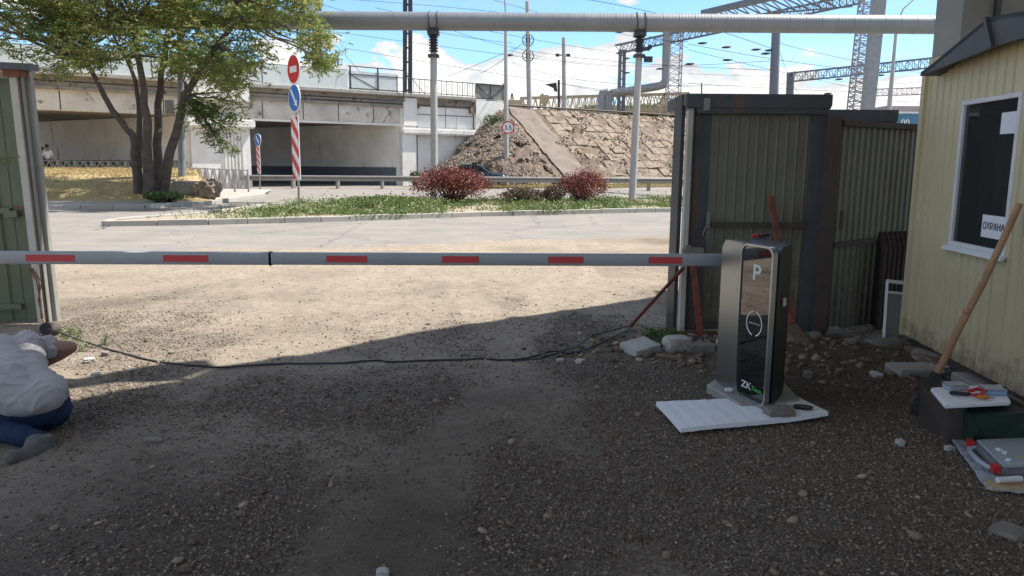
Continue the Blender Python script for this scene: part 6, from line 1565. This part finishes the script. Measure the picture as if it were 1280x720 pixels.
def crouching_man():
    Y = 4.1; t = thing('person', 'person in a grey T-shirt and jeans crouching at the left edge, leaning over the ground', 'person', Vector((-2.62, 4.05, 0)))
    hipR, hipL = W(58, 500, 4.12), W(2, 505, 3.98)
    lowR, lowL = W(32, 474, 4.2), W(-10, 482, 4.05)
    shR, shL = W(36, 434, 4.5), W(-44, 452, 4.2)
    elR, wrR = W(88, 434, 4.60), W(50, 457, 4.56)
    neck, head = W(-6, 432, 4.58), W(-20, 441, 4.76)
    knL, knR = W(-62, 516, 4.10), W(-22, 488, 4.62); anL = W(50, 552, 3.80); anR = W(60, 534, 4.20)
    elL, wrL = W(-75, 490, 4.35), W(-50, 505, 4.6)
    m = lambda a, c, f=.5: a.lerp(c, f)
    caps = [(hipR, .085, hipL, .085), (hipR, .08, lowR, .08), (hipL, .08, lowL, .08), (m(hipR, hipL), .10, m(shR, shL), .11), (lowR, .08, shR, .06), (lowL, .08, shL, .06), (shR, .06, shL, .06), (m(shR, shL), .07, neck, .055), (neck, .055, head, .085), (head, .092, head + Vector((-.04, .05, -.05)), .085),
            (shR, .056, m(shR, elR, .5), .050), (m(shR, elR, .5), .050, elR, .040), (elR, .040, m(elR, wrR, .4), .042), (m(elR, wrR, .4), .042, wrR, .027), (shL, .056, elL, .042), (elL, .042, wrL, .028),
            (hipR, .08, knR, .055), (hipL, .08, knL, .055), (knR, .052, anR, .036), (knL, .052, anL, .036)]
    for wr, el, sd in ((wrR, elR, Vector((.2, .3, 1))), (wrL, elL, Vector((.5, .3, .8)))):
        d = (wr - el).normalized(); s = sd.normalized(); s = (s - d * s.dot(d)).normalized(); up = d.cross(s)
        for o in (-.028, -.009, .010, .028): caps.append((wr + s * o * .6, .018, wr + d * .075 + s * o, .013))
        for o, L in ((-.030, .055), (-.010, .070), (.011, .074), (.031, .066)):
            a = wr + d * .085 + s * o * 1.15; q = a + d * L * .5 - up * .010; caps += [(a, .0095, q, .009), (q, .009, q + d * L * .25 - up * .035, .008)]
        caps.append((wr + d * .02 + s * .03, .012, wr + d * .055 + s * .058 - up * .012, .010))
    blob('body', caps, 'skin', t, .008, 3)
    # T-shirt: stretched over the bent back, hem loose over the hips
    hemR, hemM, hemL = W(63, 490, 4.06), W(30, 502, 3.97), W(-10, 492, 3.92)
    sc = [(shR, .088, shL, .10), (lowR, .105, shR + Vector((0, -.02, 0)), .098), (lowL, .125, shL, .10), (lowR, .125, lowL, .125), (hemR, .092, hemM, .090), (hemM, .090, hemL, .105), (lowR, .11, hemR, .092), (m(lowR, lowL), .135, hemM, .090), (lowL, .12, hemL, .105),
          (m(lowR, lowL), .145, m(shR, shL), .125), (m(shR, shL), .10, neck, .072), (m(lowR, shR), .100, m(lowL, shL), .12),
          (shR, .078, m(shR, elR, .42), .068), (shL, .08, m(shL, elL, .5), .07)]
    sh = blob('t_shirt', sc, 'tshirt', t, .006, 16); me = sh.data
    nrm = [v.normal.copy() for v in me.vertices]; ax = (m(shR, shL) - m(hipR, hipL)).normalized(); cr = (hipR - hipL).normalized()
    for v, n in zip(me.vertices, nrm):
        p = v.co; a, c_, u = p.dot(ax), p.dot(cr), p.dot(ax.cross(cr)); w = .06 * fbm(a * 4, c_ * 4, u * 4, 2)
        r1 = 1 - abs(noise.noise(Vector((a * 13 + c_ * 5 + w * 20, c_ * 3.0, u * 3)))) * 2.6; r2 = 1 - abs(noise.noise(Vector((a * 22 - c_ * 8 + 7 + w * 20, c_ * 4.5, u * 5)))) * 2.6
        k = .45 + .9 * max(0, .35 + fbm(p.x * 3 + 2, p.y * 3, p.z * 3, 2))
        v.co = p + n * (.016 * max(0, r1) ** 2 * k + .008 * max(0, r2) ** 2 * k - .006)
    jc = [(hipR + Vector((0, 0, -.03)), .108, hipL + Vector((0, 0, -.03)), .115), (hipR + Vector((.022, -.02, -.04)), .118, hipR + Vector((-.02, -.03, -.09)), .095), (hipR + Vector((-.02, -.03, -.09)), .09, hipL + Vector((0, -.03, -.12)), .09), (hipR + Vector((-.10, -.06, -.13)), .085, hipL + Vector((-.02, -.05, -.15)), .09), (hipR, .10, knR, .075), (hipL + Vector((0, 0, -.03)), .11, knL, .080), (knL, .075, m(knL, anL, .5), .070), (m(knL, anL, .5), .070, m(knL, anL, .96), .055), (knR, .072, m(knR, anR, .5), .068), (m(knR, anR, .5), .068, m(knR, anR, .96), .053)]
    j = blob('jeans', jc, 'jeans', t, .010, 6); me = j.data; nrm = [v.normal.copy() for v in me.vertices]
    for v, n in zip(me.vertices, nrm): p = v.co; v.co = p + n * (.006 * fbm(p.x * 14, p.y * 14, p.z * 22, 3))
    for an, c0 in ((anL, 0), (anR, .02)):
        heel = an + Vector((.035, 0, -.035)); toe = (G(15, 572, .04) if c0 == 0 else an + Vector((-.185, -.05, 0))); toe.z = .040; ball = heel.lerp(toe, .72) + Vector((0, 0, -.012))
        o = blob('shoe', [(heel, .042, heel.lerp(toe, .4), .042), (heel.lerp(toe, .4), .042, ball, .044), (ball, .046, toe, .038), (an + Vector((-.02, 0, .0)), .050, heel.lerp(toe, .45) + Vector((0, 0, .018)), .040), (heel, .034, heel + Vector((.006, 0, .05)), .03)], 'shoe_grey', t, .006, 4)
        y = Vector((0, .040, 0)); ax_ = (toe - heel).normalized(); dn = Vector((0, 1, 0)).cross(ax_); dn = dn if dn.z < 0 else -dn; q0, q1, q2 = heel + dn * .034 - ax_ * .036, ball + dn * .032, toe + dn * .026 + ax_ * .034; th = dn * .016
        b = MB(); b.prism([q - y for q in (q0, q0.lerp(q1, .5) - dn * .003, q1, q2, q2 + th * .6, q1 + th, q0.lerp(q1, .5) + dn * .016, q0 + dn * .022)], y * 2); b.build('sole', 'trim_rubber', o, bevel=.005)
        b = MB()
        for k in range(4): c_ = heel.lerp(toe, .42 + .10 * k) - dn * (.046 - .004 * k); b.beam(c_ - Vector((.0, .026, 0)), c_ + Vector((0, .026, 0)), .010, .006)
        b.build('laces', 'trim_rubber', o)
    c = m(hipR, hipL, .10) + Vector((.02, -.118, -.10)); b = MB(); b.box(c, (.085, .010, .07), Matrix.Rotation(.25, 3, 'Y')); b.build('back_pocket', 'jeans', t, bevel=.004)
    c = m(hipR, hipL, .12) + Vector((.03, -.105, -.055)); b = MB(); b.box(c, (.10, .012, .03)); b.build('belt_end', 'plastic_black', t, bevel=.004)
    b = MB(); b.ball(head + Vector((.008, -.01, .012)), (.100, .100, .098), 18, 12); b.build('hair', 'hair', t, smooth=True)
crouching_man()
def walker(label, base, shirt, h=1.72, yaw=0.3):
    t = thing('person', label, 'person', base); z = lambda f: Vector((0, 0, h * f)); r = Vector((math.cos(yaw), math.sin(yaw), 0)); f = Vector((-r.y, r.x, 0)); B = Vector(base)
    J = {'p': (B + z(.52), .11), 'w': (B + z(.62), .105), 'c': (B + z(.75), .125), 'n': (B + z(.85), .05), 'h': (B + z(.93), .085), 'sl': (B + z(.80) - r * .17, .055), 'sr': (B + z(.80) + r * .17, .055),
         'el': (B + z(.63) - r * .22, .042), 'er': (B + z(.63) + r * .22, .042), 'wl': (B + z(.49) - r * .22 + f * .06, .03), 'wr': (B + z(.49) + r * .22 - f * .06, .03),
         'hl': (B + z(.48) - r * .09, .09), 'hr': (B + z(.48) + r * .09, .09), 'kl': (B + z(.27) - r * .09 + f * .08, .06), 'kr': (B + z(.27) + r * .09 - f * .03, .06), 'al': (B + z(.05) - r * .09 + f * .12, .04), 'ar': (B + z(.05) + r * .09 - f * .15, .04)}
    E = [('p', 'w'), ('w', 'c'), ('c', 'n'), ('n', 'h'), ('c', 'sl'), ('c', 'sr'), ('sl', 'el'), ('el', 'wl'), ('sr', 'er'), ('er', 'wr'), ('p', 'hl'), ('p', 'hr'), ('hl', 'kl'), ('kl', 'al'), ('hr', 'kr'), ('kr', 'ar')]
    skin('body', J, E, 'p', 'skin', t, 1)
    S = {k: (J[k][0], J[k][1] * 1.28) for k in ('w', 'c', 'sl', 'sr', 'el', 'er')}; S['p'] = (B + z(.53), .145)
    skin('shirt', S, [('p', 'w'), ('w', 'c'), ('c', 'sl'), ('c', 'sr'), ('sl', 'el'), ('sr', 'er')], 'p', shirt, t, 1)
    T = {k: (J[k][0], J[k][1] * 1.2) for k in ('hl', 'hr', 'kl', 'kr', 'al', 'ar')}; T['p'] = (B + z(.50), .13)
    skin('trousers', T, [('p', 'hl'), ('p', 'hr'), ('hl', 'kl'), ('kl', 'al'), ('hr', 'kr'), ('kr', 'ar')], 'p', 'trousers_dark', t, 1)
    b = MB(); b.ball(B + z(.955), (.10, .10, .095), 12, 8); b.build('hair', 'hair', t, smooth=True)
walker('person in a white shirt walking under the left bridge span', Vector((W(60, 200, 42).x, 42, .62)), 'shirt_white', 1.75)
walker('person in a pink top just left of the white shirt under the bridge', Vector((W(53.5, 200, 42.6).x, 42.6, .62)), 'shirt_pink', 1.62, .6)
